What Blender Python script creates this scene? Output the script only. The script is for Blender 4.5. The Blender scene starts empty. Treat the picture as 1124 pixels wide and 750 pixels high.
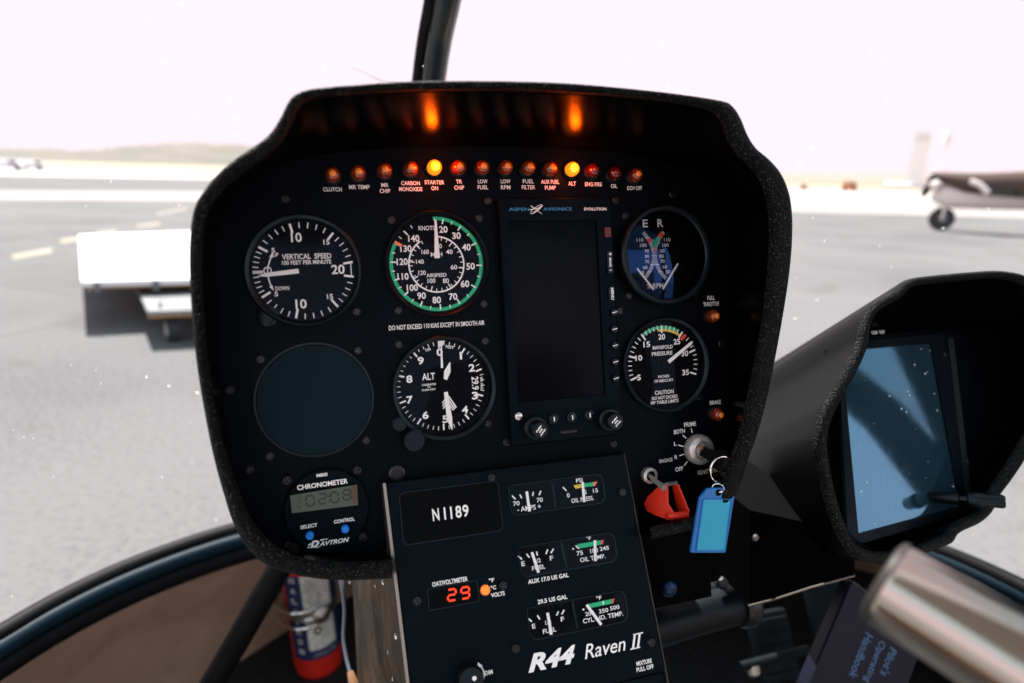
import bpy, math, random
from mathutils import Vector, Matrix
random.seed(7)
PI = math.pi
SC = bpy.context.scene
COL = SC.collection
# ------------------------------------------------------------------ camera model
IW, IH, FP = 1124.0, 750.0, 700.0
CAMLOC = Vector((0, 0, 1.5))
up_c = Vector((.031, -1, -.264)).normalized()
fw_c = (Vector((0, 0, 1)) - up_c * up_c.z).normalized()
rt_c = fw_c.cross(up_c)
rt_c = rt_c if rt_c.x > 0 else -rt_c
def dirw(v):
    v = Vector(v); return Vector((v.dot(rt_c), v.dot(fw_c), v.dot(up_c)))
def ptw(v): return dirw(v) + CAMLOC
def ray(px, py): return dirw(((px - IW/2) / FP, (py - IH/2) / FP, 1))
def at_depth(px, py, z): return CAMLOC + ray(px, py) * z
def on_z(px, py, z):
    r = ray(px, py); return CAMLOC + r * ((z - CAMLOC.z) / r.z)
class Frame:
    """a local frame: o origin, X right, Y up, Z towards the viewer (world axes)"""
    def __init__(s, o, X, Y):
        s.o = Vector(o); s.X = Vector(X).normalized(); s.Z = s.X.cross(Vector(Y)).normalized(); s.Y = s.Z.cross(s.X).normalized()
    def uv(s, px, py, h=0.0):
        r = ray(px, py); t = ((s.o + s.Z*h - CAMLOC).dot(s.Z)) / r.dot(s.Z)
        p = CAMLOC + r*t - s.o
        return Vector((p.dot(s.X), p.dot(s.Y)))
    def p3(s, px, py, h=0.0):
        q = s.uv(px, py, h); return Vector((q.x, q.y, h))
    def world(s, p): return s.o + s.X*p[0] + s.Y*p[1] + s.Z*p[2]
    def loc(s, w):
        d = Vector(w) - s.o; return Vector((d.dot(s.X), d.dot(s.Y), d.dot(s.Z)))
    def mat(s): return Matrix(((s.X.x, s.Y.x, s.Z.x, s.o.x), (s.X.y, s.Y.y, s.Z.y, s.o.y), (s.X.z, s.Y.z, s.Z.z, s.o.z), (0, 0, 0, 1)))
    def sub(s, px, py, h=0.0): return Frame(s.world(s.p3(px, py, h)), s.X, s.Y)
    def subl(s, p): return Frame(s.world(p), s.X, s.Y)
WF = Frame((0, 0, 0), (1, 0, 0), (0, 1, 0))        # world frame
# the instrument panel plane, solved from the round gauges and the display
PU = dirw((.95763, -.06404, .28077)); PUP = -dirw((.05608, .99777, .03629))
PF = Frame(ptw((.00214, -.00155, .5037)), PU, PUP)
# helicopter frame: right, forward (level), up
HX = Vector((PU.x, PU.y, 0)).normalized(); HY = Vector((-HX.y, HX.x, 0))
def H(x, y, z): return Vector((CAMLOC.x, CAMLOC.y, 1.5)) + HX*x + HY*y + Vector((0, 0, z))
HF = Frame(H(0, 0, 0), HX, HY)                      # local x right, y forward, z up
# ------------------------------------------------------------------ materials
def mat(name, col=(.5,.5,.5), rough=.5, metal=0, spec=.5, bump=None, var=None, emit=None, coat=0, wear=None):
    m = bpy.data.materials.new(name); m.use_nodes = True
    nt = m.node_tree; b = nt.nodes['Principled BSDF']
    b.inputs['Base Color'].default_value = (*col, 1); b.inputs['Roughness'].default_value = rough
    b.inputs['Metallic'].default_value = metal; b.inputs['Specular IOR Level'].default_value = spec
    b.inputs['Coat Weight'].default_value = coat
    if emit: b.inputs['Emission Color'].default_value = (*emit[0], 1); b.inputs['Emission Strength'].default_value = emit[1]
    tc = nt.nodes.new('ShaderNodeTexCoord')
    def noise(scale, detail=4):
        n = nt.nodes.new('ShaderNodeTexNoise'); n.inputs['Scale'].default_value = scale; n.inputs['Detail'].default_value = detail
        nt.links.new(tc.outputs['Object'], n.inputs['Vector']); return n
    if bump:
        n = noise(bump[0]); bp = nt.nodes.new('ShaderNodeBump'); bp.inputs['Strength'].default_value = bump[1]; bp.inputs['Distance'].default_value = bump[2] if len(bump) > 2 else .0005
        nt.links.new(n.outputs['Fac'], bp.inputs['Height']); nt.links.new(bp.outputs['Normal'], b.inputs['Normal'])
    if var:        # (scale, colour2, low, high)
        n = noise(var[0], 6); r = nt.nodes.new('ShaderNodeValToRGB')
        r.color_ramp.elements[0].position = var[2]; r.color_ramp.elements[1].position = var[3]
        r.color_ramp.elements[0].color = (*col, 1); r.color_ramp.elements[1].color = (*var[1], 1)
        nt.links.new(n.outputs['Fac'], r.inputs['Fac']); nt.links.new(r.outputs['Color'], b.inputs['Base Color'])
    if wear:
        n = noise(wear[0], 6); r = nt.nodes.new('ShaderNodeMapRange'); r.inputs['From Min'].default_value = .3; r.inputs['From Max'].default_value = .7
        r.inputs['To Min'].default_value = wear[1]; r.inputs['To Max'].default_value = wear[2]
        nt.links.new(n.outputs['Fac'], r.inputs['Value']); nt.links.new(r.outputs['Result'], b.inputs['Roughness'])
    return m
def glass(name, tint=(1,1,1), refl=1.0, ior=1.5, rough=.02, gcol=(1,1,1)):
    m = bpy.data.materials.new(name); m.use_nodes = True; nt = m.node_tree; nt.nodes.clear()
    o = nt.nodes.new('ShaderNodeOutputMaterial'); mx = nt.nodes.new('ShaderNodeMixShader')
    t = nt.nodes.new('ShaderNodeBsdfTransparent'); g = nt.nodes.new('ShaderNodeBsdfGlossy')
    t.inputs[0].default_value = (*tint, 1); g.inputs['Roughness'].default_value = rough; g.inputs[0].default_value = (*gcol, 1)
    f = nt.nodes.new('ShaderNodeFresnel'); f.inputs[0].default_value = ior
    k = nt.nodes.new('ShaderNodeMath'); k.operation = 'MULTIPLY'; k.inputs[1].default_value = refl
    nt.links.new(f.outputs[0], k.inputs[0]); nt.links.new(k.outputs[0], mx.inputs[0])
    nt.links.new(t.outputs[0], mx.inputs[1]); nt.links.new(g.outputs[0], mx.inputs[2]); nt.links.new(mx.outputs[0], o.inputs[0])
    return m
M = dict(
 plate=mat('panel_paint', (.0018,.0023,.0036), .38, 0, .06, (2600,.25,.0002), wear=(30,.32,.5)),
 hoodin=mat('hood_lining', (.0012,.0012,.0014), .19, 0, .028, (900,.15,.0004)),
 hoodout=mat('hood_skin', (.004,.0045,.005), .5, 0, .3, (700,.5,.0008)),
 trim=mat('grained_vinyl', (.0012,.0017,.0020), .50, 0, .12, (600,1.0,.0030), var=(700,(.055,.054,.047),.58,.66)),  # grey speckles in the colour stand in for light catching the grain
 bezel=mat('bezel_black', (.0030,.0042,.0055), .33, 0, .3, (1500,.1,.0002)),
 dial=mat('dial_black', (.0020,.0026,.0036), .6, 0, .04),
 white=mat('marking_white', (.86,.86,.86), .6, 0, .3),
 grey=mat('marking_grey', (.36,.38,.40), .6, 0, .3),
 dimwhite=mat('caption_white', (.62,.62,.62), .6, 0, .3),
 green=mat('marking_green', (.02,.45,.20), .6, 0, .3),
 red=mat('marking_red', (.75,.07,.04), .6, 0, .3),
 yellow=mat('marking_yellow', (.75,.50,.05), .6, 0, .3),
 orange=mat('marking_orange', (.85,.22,.08), .6, 0, .3),
 needle=mat('needle_white', (.85,.85,.85), .5, 0, .3),
 screw=mat('screw_black', (.020,.022,.025), .35, .6, .5),
 steel=mat('bright_steel', (.62,.60,.57), .25, 1, .5, wear=(120,.18,.38)),
 chrome=mat('chrome_ring', (.80,.79,.77), .12, 1, .5),
 zinc=mat('zinc_steel', (.42,.41,.38), .36, 1, .5, wear=(200,.3,.5)),
 glass=glass('gauge_glass', refl=.15, ior=1.45, gcol=(.34,.60,1)), tachglass=glass('domed_glass', refl=1.3, ior=1.5, gcol=(.10,.32,1)),  # blue glossy colours put the blue of the sky into the reflections
 windglass=glass('windscreen_glass', (.60,.60,.60), .30, 1.45),
 blank=mat('cover_disc', (.0042,.0090,.0135), .55, 0, .13),
 console=mat('console_paint', (.0016,.0026,.0042), .40, 0, .085, (2400,.2,.0002), wear=(25,.34,.55)),  # base colour carries the blue of reflected sky
 alum=mat('bare_aluminium', (.085,.066,.044), .45, .35, .5, (90,.1,.001), var=(14,(.035,.029,.021),.35,.68), wear=(60,.3,.55)),
 edge=mat('pale_edge', (.22,.20,.17), .42, .8, .5),  # pale edge metal, also standing in for highlights on console and bow
 screen=mat('dark_screen', (.0012,.0014,.0022), .16, 0, .06),
 lcd=mat('lcd_glass', (.050,.068,.056), .4, 0, .3, emit=((.10,.13,.11), .02)),
 lcdseg=mat('lcd_segment', (.004,.005,.005), .5),
 lcdb=mat('lcd_border', (.07,.040,.022), .5),
 bluebtn=mat('blue_button', (.01,.22,.80), .4, 0, .4),
 led=mat('red_digits', (.3,.01,.0), .5, emit=((1,.035,.005), 0.25)),
 ledo=mat('amber_led', (.5,.15,.02), .5, emit=((1,.15,.01), .17)),
 redplastic=mat('red_guard', (.75,.028,.008), .38, 0, .5),
 tagblue=mat('tag_blue', (.003,.13,.42), .35, 0, .5),
 tagin=mat('tag_insert', (.006,.30,.48), .38, 0, .5),
 blackmetal=mat('black_tube', (.003,.0055,.008), .42, 0, .16, wear=(40,.36,.5)),
 rubber=mat('rubber', (.003,.003,.004), .6, 0, .12),
 tan=mat('tan_lining', (.42,.29,.215), .75, 0, .3, (240,.4,.001), var=(9,(.30,.21,.155),.35,.7)),
 matt=mat('floor_mat', (.014,.017,.020), .6, 0, .3),
 extred=mat('extinguisher_red', (.55,.018,.010), .3, 0, .5),
 navy=mat('label_navy', (.012,.022,.085), .45),
 labelwhite=mat('label_white', (.62,.60,.55), .5, var=(60,(.45,.44,.42),.45,.6)),
 labelblack=mat('label_black', (.02,.02,.02), .5),
 cable=mat('cable_sheath', (.06,.075,.10), .5),
 wood=mat('tan_plug', (.30,.15,.07), .5),
 brushed=mat('brushed_tube', (.36,.32,.28), .13, 1, .5),
 collar=mat('tube_collar', (.03,.027,.024), .5, .3),
 book=mat('book_navy', (.0015,.0025,.012), .5, 0, .2),
 booktext=mat('book_print', (.03,.10,.22), .5),
 bluebolt=mat('blue_anodised', (.006,.030,.09), .35, .6),
 darkgrey=mat('dark_grey_panel', (.0014,.0014,.0016), .7, 0, .02, (300,.3,.0006)),
 pedal=mat('worn_pedal', (.003,.006,.008), .55, 0, .1, wear=(60,.5,.65)),
 ceiling=mat('cabin_trim', (.60,.58,.55), .8),
 seat=mat('seat_leather', (.50,.42,.34), .6, bump=(200,.3,.001)),
 deck=mat('white_deck', (.78,.76,.76), .6, var=(3,(.68,.67,.68),.45,.65)),
 deckgrey=mat('grey_step', (.17,.18,.19), .7, var=(4,(.12,.13,.135),.4,.65)),
 rust=mat('orange_edge', (.42,.22,.09), .7),
 tyre=mat('tyre', (.03,.033,.036), .8),
 rim=mat('wheel_rim', (.55,.55,.55), .5),
 planewhite=mat('plane_white', (.80,.72,.70), .4),
 planebrown=mat('plane_brown', (.06,.034,.022), .35),
 planeglass=mat('plane_window', (.025,.022,.022), .15),
 pale=mat('hazed_pale', (.90,.86,.92), .8, var=(.3,(.86,.83,.88),.4,.6)),  # distance haze put into the pale wall colour
 palegrey=mat('hazed_grey', (.80,.77,.80), .8),  # lightened for haze in the colour itself
 vanwhite=mat('van_white', (.80,.80,.84), .5),
 vanorange=mat('truck_orange', (.42,.19,.09), .5),
 hair=mat('grey_fibre', (.25,.23,.25), .6),
 speck=mat('dust_white', (.85,.84,.80), .7),
 hedge=mat('far_trees', (.080,.076,.058), .9, var=(.03,(.115,.105,.082),.4,.6)),
 lens_am=None)
def lamp_mat(name, col, emit=0, ecol=(1,.25,.02)):
    m = mat(name, col, .12, 0, .6, coat=.6); b = m.node_tree.nodes['Principled BSDF']
    b.inputs['Transmission Weight'].default_value = .35
    b.inputs['Emission Color'].default_value = (*ecol, 1); b.inputs['Emission Strength'].default_value = emit
    return m
for k_, t_ in (('plate',(.55,.80,1)),('console',(.42,.76,1)),('blank',(.35,.75,1)),('bezel',(.62,.86,1)),('screen',(.7,.85,1)),('trim',(.85,.95,1))):  # bluish specular tints imitate the sheen of blue sky
    M[k_].node_tree.nodes['Principled BSDF'].inputs['Specular Tint'].default_value = (*t_, 1)
M['amber'] = lamp_mat('amber_lens', (.30,.032,.003)); M['amberon'] = lamp_mat('amber_lens_lit', (.9,.22,.01), .26, (1,.17,.003))
M['redlens'] = lamp_mat('red_lens', (.09,.004,.004)); M['ambercore'] = mat('lamp_core', (.85,.26,.03), .18)
M['litcore'] = mat('lamp_core_lit', (.9,.5,.05), .4, emit=((1,.36,.012), .40)); M['redcore'] = mat('lamp_core_red', (.10,.006,.005), .3)
def speck_mat():
    m = bpy.data.materials.new('windscreen_dust'); m.use_nodes = True; nt = m.node_tree; nt.nodes.clear()
    o = nt.nodes.new('ShaderNodeOutputMaterial'); d = nt.nodes.new('ShaderNodeBsdfDiffuse'); t = nt.nodes.new('ShaderNodeBsdfTranslucent'); a = nt.nodes.new('ShaderNodeMixShader')
    d.inputs[0].default_value = (.9,.9,.88,1); t.inputs[0].default_value = (.95,.95,.93,1); a.inputs[0].default_value = .7
    nt.links.new(d.outputs[0], a.inputs[1]); nt.links.new(t.outputs[0], a.inputs[2]); nt.links.new(a.outputs[0], o.inputs[0]); return m
M['wdust'] = speck_mat(); M['silver'] = mat('satin_silver', (.50,.48,.45), .33, .6, .6)
# asphalt apron
def ground_mat():
    m = mat('apron_asphalt', (.2,.2,.2), .95, 0, .15); nt = m.node_tree; b = nt.nodes['Principled BSDF']
    tc = nt.nodes.new('ShaderNodeTexCoord')
    n1 = nt.nodes.new('ShaderNodeTexNoise'); n1.inputs['Scale'].default_value = .35; n1.inputs['Detail'].default_value = 5
    n2 = nt.nodes.new('ShaderNodeTexNoise'); n2.inputs['Scale'].default_value = 28; n2.inputs['Detail'].default_value = 3
    for n in (n1, n2): nt.links.new(tc.outputs['Object'], n.inputs['Vector'])
    mx = nt.nodes.new('ShaderNodeMath'); mx.operation = 'ADD'
    s = nt.nodes.new('ShaderNodeMath'); s.operation = 'MULTIPLY'; s.inputs[1].default_value = .9
    nt.links.new(n2.outputs['Fac'], s.inputs[0]); nt.links.new(n1.outputs['Fac'], mx.inputs[0]); nt.links.new(s.outputs[0], mx.inputs[1])
    r = nt.nodes.new('ShaderNodeValToRGB'); r.color_ramp.elements[0].position = .66; r.color_ramp.elements[1].position = 1.24
    r.color_ramp.elements[0].color = (.092,.0925,.094,1); r.color_ramp.elements[1].color = (.136,.1365,.138,1)
    nt.links.new(mx.outputs[0], r.inputs['Fac']); nt.links.new(r.outputs['Color'], b.inputs['Base Color'])
    st = nt.nodes.new('ShaderNodeTexNoise'); st.inputs['Scale'].default_value = .9; st.inputs['Detail'].default_value = 8; st.inputs['Distortion'].default_value = .6; nt.links.new(tc.outputs['Object'], st.inputs['Vector'])
    sr = nt.nodes.new('ShaderNodeValToRGB'); sr.color_ramp.elements[0].position = .30; sr.color_ramp.elements[0].color = (.84,.83,.82,1); sr.color_ramp.elements[1].position = .42; sr.color_ramp.elements[1].color = (1,1,1,1); nt.links.new(st.outputs['Fac'], sr.inputs['Fac'])
    br = nt.nodes.new('ShaderNodeTexBrick'); br.inputs['Scale'].default_value = 1; br.inputs['Brick Width'].default_value = 6; br.inputs['Row Height'].default_value = 5; br.inputs['Mortar Size'].default_value = .018; br.offset = 0
    br.inputs['Color1'].default_value = (1,1,1,1); br.inputs['Color2'].default_value = (.94,.94,.94,1); br.inputs['Mortar'].default_value = (.62,.62,.62,1)
    mp = nt.nodes.new('ShaderNodeMapping'); mp.inputs['Rotation'].default_value = (0,0,.35); nt.links.new(tc.outputs['Object'], mp.inputs['Vector']); nt.links.new(mp.outputs[0], br.inputs['Vector'])
    m1 = nt.nodes.new('ShaderNodeMix'); m1.data_type = 'RGBA'; m1.blend_type = 'MULTIPLY'; m1.inputs[0].default_value = 1; m2 = nt.nodes.new('ShaderNodeMix'); m2.data_type = 'RGBA'; m2.blend_type = 'MULTIPLY'; m2.inputs[0].default_value = 1
    nt.links.new(r.outputs['Color'], m1.inputs['A']); nt.links.new(sr.outputs['Color'], m1.inputs['B']); nt.links.new(m1.outputs['Result'], m2.inputs['A']); nt.links.new(br.outputs['Color'], m2.inputs['B']); nt.links.new(m2.outputs['Result'], b.inputs['Base Color'])
    bp = nt.nodes.new('ShaderNodeBump'); bp.inputs['Strength'].default_value = .3; bp.inputs['Distance'].default_value = .004
    nt.links.new(n2.outputs['Fac'], bp.inputs['Height']); nt.links.new(bp.outputs['Normal'], b.inputs['Normal'])
    return m
M['ground'] = ground_mat()
# ------------------------------------------------------------------ mesh building
class MB:
    def __init__(s): s.v = []; s.f = []; s.m = []; s.mats = []; s.cur = 0
    def use(s, m):
        if m not in s.mats: s.mats.append(m)
        s.cur = s.mats.index(m); return s
    def add(s, vs, fs):
        b = len(s.v); s.v += [Vector(v) if len(v) == 3 else Vector((v[0], v[1], 0)) for v in vs]
        for f in fs: s.f.append([b+i for i in f]); s.m.append(s.cur)
        return s
    def box(s, a, b, bev=0):
        (x0,y0,z0),(x1,y1,z1) = a, b
        if bev <= 0:
            return s.add([(x0,y0,z0),(x1,y0,z0),(x1,y1,z0),(x0,y1,z0),(x0,y0,z1),(x1,y0,z1),(x1,y1,z1),(x0,y1,z1)],
                     [(3,2,1,0),(4,5,6,7),(0,1,5,4),(1,2,6,5),(2,3,7,6),(3,0,4,7)])
        return s.slab(rrect(x0,y0,x1,y1,bev,3), z0, z1, min(bev*.5,(z1-z0)*.4))
    def slab(s, pts, z0, z1, bev=0):
        """closed outline pts (CCW x,y) extruded z0..z1, front edge chamfered by bev"""
        n = len(pts); c = Vector((sum(p[0] for p in pts)/n, sum(p[1] for p in pts)/n))
        vs = [(p[0],p[1],z0) for p in pts]; rings = 2
        if bev:
            vs += [(p[0],p[1],z1-bev) for p in pts]; rings = 3
            ins = inset(pts, bev); vs += [(p[0],p[1],z1) for p in ins]
        else: vs += [(p[0],p[1],z1) for p in pts]
        fs = []
        for r in range(rings-1):
            for i in range(n): j = (i+1) % n; fs.append((r*n+i, r*n+j, (r+1)*n+j, (r+1)*n+i))
        fs.append(tuple(range((rings-1)*n, rings*n))); fs.append(tuple(range(n-1,-1,-1)))
        return s.add(vs, fs)
    def flat(s, pts, z): return s.add([(p[0],p[1],z) for p in pts], [tuple(range(len(pts)))])
    def ring(s, c, r0, r1, z, a0=0, a1=2*PI, n=64):
        vs = []; full = abs(a1-a0) > 6.28
        k = n if full else n+1
        for i in range(k):
            a = a0 + (a1-a0)*i/n; vs += [(c[0]+r0*math.cos(a), c[1]+r0*math.sin(a), z), (c[0]+r1*math.cos(a), c[1]+r1*math.sin(a), z)]
        fs = [(2*i, 2*i+1, (2*i+3) % (2*k), (2*i+2) % (2*k)) for i in range(n)]
        if a1 < a0: fs = [f[::-1] for f in fs]
        return s.add(vs, fs)
    def lathe(s, prof, c=(0,0,0), n=48, cap0=True, cap1=True, axis=None, squash=None):
        """prof list of (r,z) around local z, or around axis vector"""
        c = Vector(c); ax = Vector(axis).normalized() if axis is not None else Vector((0,0,1))
        e1 = ax.orthogonal().normalized() if axis is not None else Vector((1,0,0)); e2 = ax.cross(e1)
        vs = []
        for r, z in prof:
            for i in range(n):
                a = 2*PI*i/n; vs.append(tuple(c + ax*z + e1*(r*math.cos(a)) + e2*(r*math.sin(a))))
        fs = []
        for k in range(len(prof)-1):
            for i in range(n): j = (i+1) % n; fs.append((k*n+i, k*n+j, (k+1)*n+j, (k+1)*n+i))
        if cap0 and prof[0][0] > 1e-6: fs.append(tuple(range(n-1,-1,-1)))
        if cap1 and prof[-1][0] > 1e-6: fs.append(tuple(range((len(prof)-1)*n, len(prof)*n)))
        return s.add(vs, fs)
    def tube(s, pts, r, n=12, closed=False, caps=True):
        pts = [Vector(p) for p in pts]; m = len(pts); vs = []; prev = None
        for i, p in enumerate(pts):
            if closed: t = (pts[(i+1) % m] - pts[i-1]).normalized()
            else: t = (pts[min(i+1,m-1)] - pts[max(i-1,0)]).normalized()
            if prev is None: e1 = t.orthogonal().normalized()
            else: e1 = (prev - t*prev.dot(t)).normalized()
            prev = e1; e2 = t.cross(e1); rr = r[i] if isinstance(r, (list, tuple)) else r
            for k in range(n):
                a = 2*PI*k/n; vs.append(tuple(p + e1*(rr*math.cos(a)) + e2*(rr*math.sin(a))))
        fs = []
        for i in range(m if closed else m-1):
            j = (i+1) % m
            for k in range(n): l = (k+1) % n; fs.append((i*n+k, i*n+l, j*n+l, j*n+k))
        if caps and not closed: fs.append(tuple(range(n-1,-1,-1))); fs.append(tuple(range((m-1)*n, m*n)))
        return s.add(vs, fs)
    def loft(s, loops, closed=True):
        n = len(loops[0]); vs = [p for L in loops for p in L]; fs = []
        for r in range(len(loops)-1):
            for i in range(n if closed else n-1): j = (i+1) % n; fs.append((r*n+i, r*n+j, (r+1)*n+j, (r+1)*n+i))
        return s.add(vs, fs)
    def line(s, a, b, w0, w1=None, z=0):
        a = Vector(a[:2]); b = Vector(b[:2]); w1 = w0 if w1 is None else w1
        d = (b-a).normalized(); q = Vector((-d.y, d.x))
        return s.flat([a-q*w0/2, b-q*w1/2, b+q*w1/2, a+q*w0/2], z)
    def ribbon(s, pts, w, z, closed=False):
        pts = [Vector(p[:2]) for p in pts]; m = len(pts); vs = []
        for i, p in enumerate(pts):
            t = ((pts[(i+1) % m] - pts[i-1]) if closed else (pts[min(i+1,m-1)] - pts[max(i-1,0)])).normalized(); q = Vector((-t.y, t.x))
            vs += [(*(p+q*w/2), z), (*(p-q*w/2), z)]
        k = m if closed else m-1
        return s.add(vs, [(2*i, 2*i+1, (2*i+3) % (2*m), (2*i+2) % (2*m)) for i in range(k)])
    def text(s, txt, c, w, h, z, rot=0, bold=.0, shear=0, warp=None):
        vs, fs = text_mesh(txt, bold, shear)
        if not vs: return s
        x0 = min(v[0] for v in vs); x1 = max(v[0] for v in vs); y0 = min(v[1] for v in vs); y1 = max(v[1] for v in vs)
        if w is None: w = (x1-x0) * h / (y1-y0)
        cr, sr = math.cos(rot), math.sin(rot); out = []
        for v in vs:
            x = ((v[0]-x0)/(x1-x0) - .5)*w; y = ((v[1]-y0)/max(y1-y0,1e-6) - .5)*h
            out.append((c[0]+x*cr-y*sr, c[1]+x*sr+y*cr, z))
        if warp: out = [warp(o) for o in out]
        return s.add(out, fs)
    def build(s, name, m=None, parent=None, frame=None, smooth=True, angle=40):
        me = bpy.data.meshes.new(name); me.from_pydata([tuple(v) for v in s.v], [], s.f)
        ms = s.mats if s.mats else [m]
        for q in ms: me.materials.append(q)
        if s.mats:
            for p, k in zip(me.polygons, s.m): p.material_index = k
        me.validate(); me.update()
        if smooth:
            me.polygons.foreach_set('use_smooth', [True]*len(me.polygons))
            try: me.set_sharp_from_angle(angle=math.radians(angle))
            except Exception: pass
        o = bpy.data.objects.new(name, me); COL.objects.link(o)
        if parent: o.parent = parent
        elif frame: o.matrix_world = frame.mat()
        return o
_tc = {}
def text_mesh(txt, bold=0., shear=0.):
    k = (txt, bold, shear)
    if k not in _tc:
        cu = bpy.data.curves.new('lettering', 'FONT'); cu.body = txt; cu.align_x = 'CENTER'; cu.resolution_u = 3; cu.offset = bold; cu.shear = shear; cu.space_line = .9
        cu.size = 1; cu.offset = bold + .006; o = bpy.data.objects.new('lettering', cu); COL.objects.link(o)
        dg = bpy.context.evaluated_depsgraph_get(); me = bpy.data.meshes.new_from_object(o.evaluated_get(dg))
        _tc[k] = ([tuple(v.co) for v in me.vertices], [tuple(p.vertices) for p in me.polygons])
        bpy.data.objects.remove(o); bpy.data.curves.remove(cu); bpy.data.meshes.remove(me)
    return _tc[k]
def inset(pts, d):
    n = len(pts); out = []
    area = sum(pts[i][0]*pts[(i+1)%n][1]-pts[(i+1)%n][0]*pts[i][1] for i in range(n)); sg = 1 if area > 0 else -1
    for i in range(n):
        a, b, c = Vector(pts[i-1][:2]), Vector(pts[i][:2]), Vector(pts[(i+1)%n][:2])
        t1 = (b-a).normalized(); t2 = (c-b).normalized(); q = Vector((-(t1+t2).y, (t1+t2).x))
        q = q.normalized() if q.length > 1e-9 else Vector((-t1.y, t1.x)); out.append(b + q*d*sg)
    return out
def rrect(x0, y0, x1, y1, r, k=5):
    out = []
    for cx, cy, a in ((x1-r,y1-r,0),(x0+r,y1-r,90),(x0+r,y0+r,180),(x1-r,y0+r,270)):
        for i in range(k+1): t = math.radians(a + 90*i/k); out.append((cx+r*math.cos(t), cy+r*math.sin(t)))
    return out
def rpoly(pts, r, k=4):
    """rounded polygon: r one radius or one per corner"""
    out = []; n = len(pts)
    for i in range(n):
        a, b, c = Vector(pts[i-1][:2]), Vector(pts[i][:2]), Vector(pts[(i+1)%n][:2]); rr = r[i] if isinstance(r,(list,tuple)) else r
        if rr <= 0: out.append(b); continue
        d1 = (a-b).normalized()*rr; d2 = (c-b).normalized()*rr
        for j in range(k+1):
            t = j/k; out.append((b+d1)*(1-t)**2 + b*2*t*(1-t) + (b+d2)*t*t)
    return out
def crom(P, n=8, closed=True):
    P = [Vector(p) for p in P]; m = len(P); out = []
    for i in range(m if closed else m-1):
        if closed: p0,p1,p2,p3 = P[i-1],P[i],P[(i+1)%m],P[(i+2)%m]
        else: p0,p1,p2,p3 = P[max(i-1,0)],P[i],P[i+1],P[min(i+2,m-1)]
        for k in range(n):
            t = k/n; out.append(.5*((2*p1)+(p2-p0)*t+(2*p0-5*p1+4*p2-p3)*t*t+(3*p1-p0-3*p2+p3)*t**3))
    if not closed: out.append(P[-1])
    return out
def tag(o, label=None, cat=None, group=None, kind=None):
    if label: o['label'] = label
    if cat: o['category'] = cat
    if group: o['group'] = group
    if kind: o['kind'] = kind
    return o
def thing(name, frame, label, cat, group=None):
    o = bpy.data.objects.new(name, None); o.empty_display_size = .02; COL.objects.link(o); o.matrix_world = frame.mat()
    return tag(o, label, cat, group)
def disc(r, n=64, c=(0,0)): return [(c[0]+r*math.cos(2*PI*i/n), c[1]+r*math.sin(2*PI*i/n)) for i in range(n)]
class Zm:
    """reading positions off an enlarged view of the picture on a plane of a frame"""
    def __init__(s, F, ox, oy, sc, h=0.0): s.F = F; s.ox = ox; s.oy = oy; s.sc = sc; s.h = h
    def px(s, x, y): return (s.ox + x/s.sc, s.oy + y/s.sc)
    def p(s, x, y): return s.F.uv(*s.px(x, y), s.h)
    def w(s, x, y, w): return (s.p(x+w/2, y) - s.p(x-w/2, y)).length
    def hh(s, x, y, h): return (s.p(x, y+h/2) - s.p(x, y-h/2)).length
    def text(s, mb, t, x, y, w, h, z, **k): return mb.text(t, s.p(x, y), s.w(x, y, w), s.hh(x, y, h), z, **k)
    def ang(s, x, y, c=(0,0)):
        q = s.p(x, y); return math.atan2(q.y-c[1], q.x-c[0])
CAP = Zm(PF, 0, 0, 1, .0006)
# ================================================================== INSTRUMENT PANEL
PANEL = thing('instrument_panel', PF, 'black hooded instrument panel pod filling the middle of the cockpit', 'instrument panel')
plate_px = [(430,163),(500,161),(560,161),(620,163),(680,168),(728,178),(765,193),(785,215),(796,245),(799,300),(800,360),(799,420),(797,470),(790,510),(780,538),(755,560),(700,574),(640,578),(560,588),(430,603),(350,606),(300,597),(273,577),(259,545),(249,480),(242,400),(238,320),(238,265),(248,228),(273,200),(315,178),(370,168)]
rimo_px = [(440,90.5),(500,89.5),(560,90),(620,92),(680,97),(740,103.5),(790,111),(803,117),(812,130),(820,149),(829,163),(843,175),(856,190),(865,210),(869,235),(869,265),(866,300),(860,340),(852,385),(843,430),(832,472),(820,506),(810,537),(796,560),(768,579),(712,592)]
rimo_l = [(430,635),(380,637),(340,634),(300,624),(275,606),(258,579),(245,541),(234,500),(224,450),(216,400),(211,350),(208,300),(208.5,260),(213,230),(223,211),(240,190),(262,172),(282,159),(297,146),(308,129),(316,113),(325,104),(345,98),(390,94)]
rimi_px = [(440,100),(500,99),(560,99),(620,101.5),(680,106),(735,112),(778,121),(788,129),(795,142),(802,158),(812,172),(825,184),(836,200),(842,220),(845,245),(845,270),(843,300),(838,345),(830,390),(820,440),(811,478),(800,508),(791,532),(776,555),(755,570),(712,579)]
rimi_l = [(430,615),(380,618),(345,616),(314,606),(291,590),(274,567),(260,533),(248,496),(237,448),(229,400),(224,350),(221,300),(222,262),(226,237),(236,219),(251,202),(270,187),(291,173),(307,158),(318,140),(326,122),(334,112),(350,107),(390,103)]
CY0 = PF.uv(560, 100).y; CY1 = PF.uv(560, 620).y
def rim_h(py): t = max(0, min(1, (py-95)/540)); return .115*(1-t)**1.5 + .034*t + .04*t*(1-t)
def path3(right, left, dh=0):
    pts = [PF.p3(x, y, rim_h(y)+dh) for x, y in (left + right)]          # left bottom -> over the top -> right bottom
    return crom(pts, 6, False)
O = path3(rimo_px, rimo_l); I = path3(rimi_px, rimi_l)
N = len(O)
PL = crom([PF.p3(x, y, 0) for x, y in plate_px], 6)
ctr = Vector(PF.p3(520, 370, 0))
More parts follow.
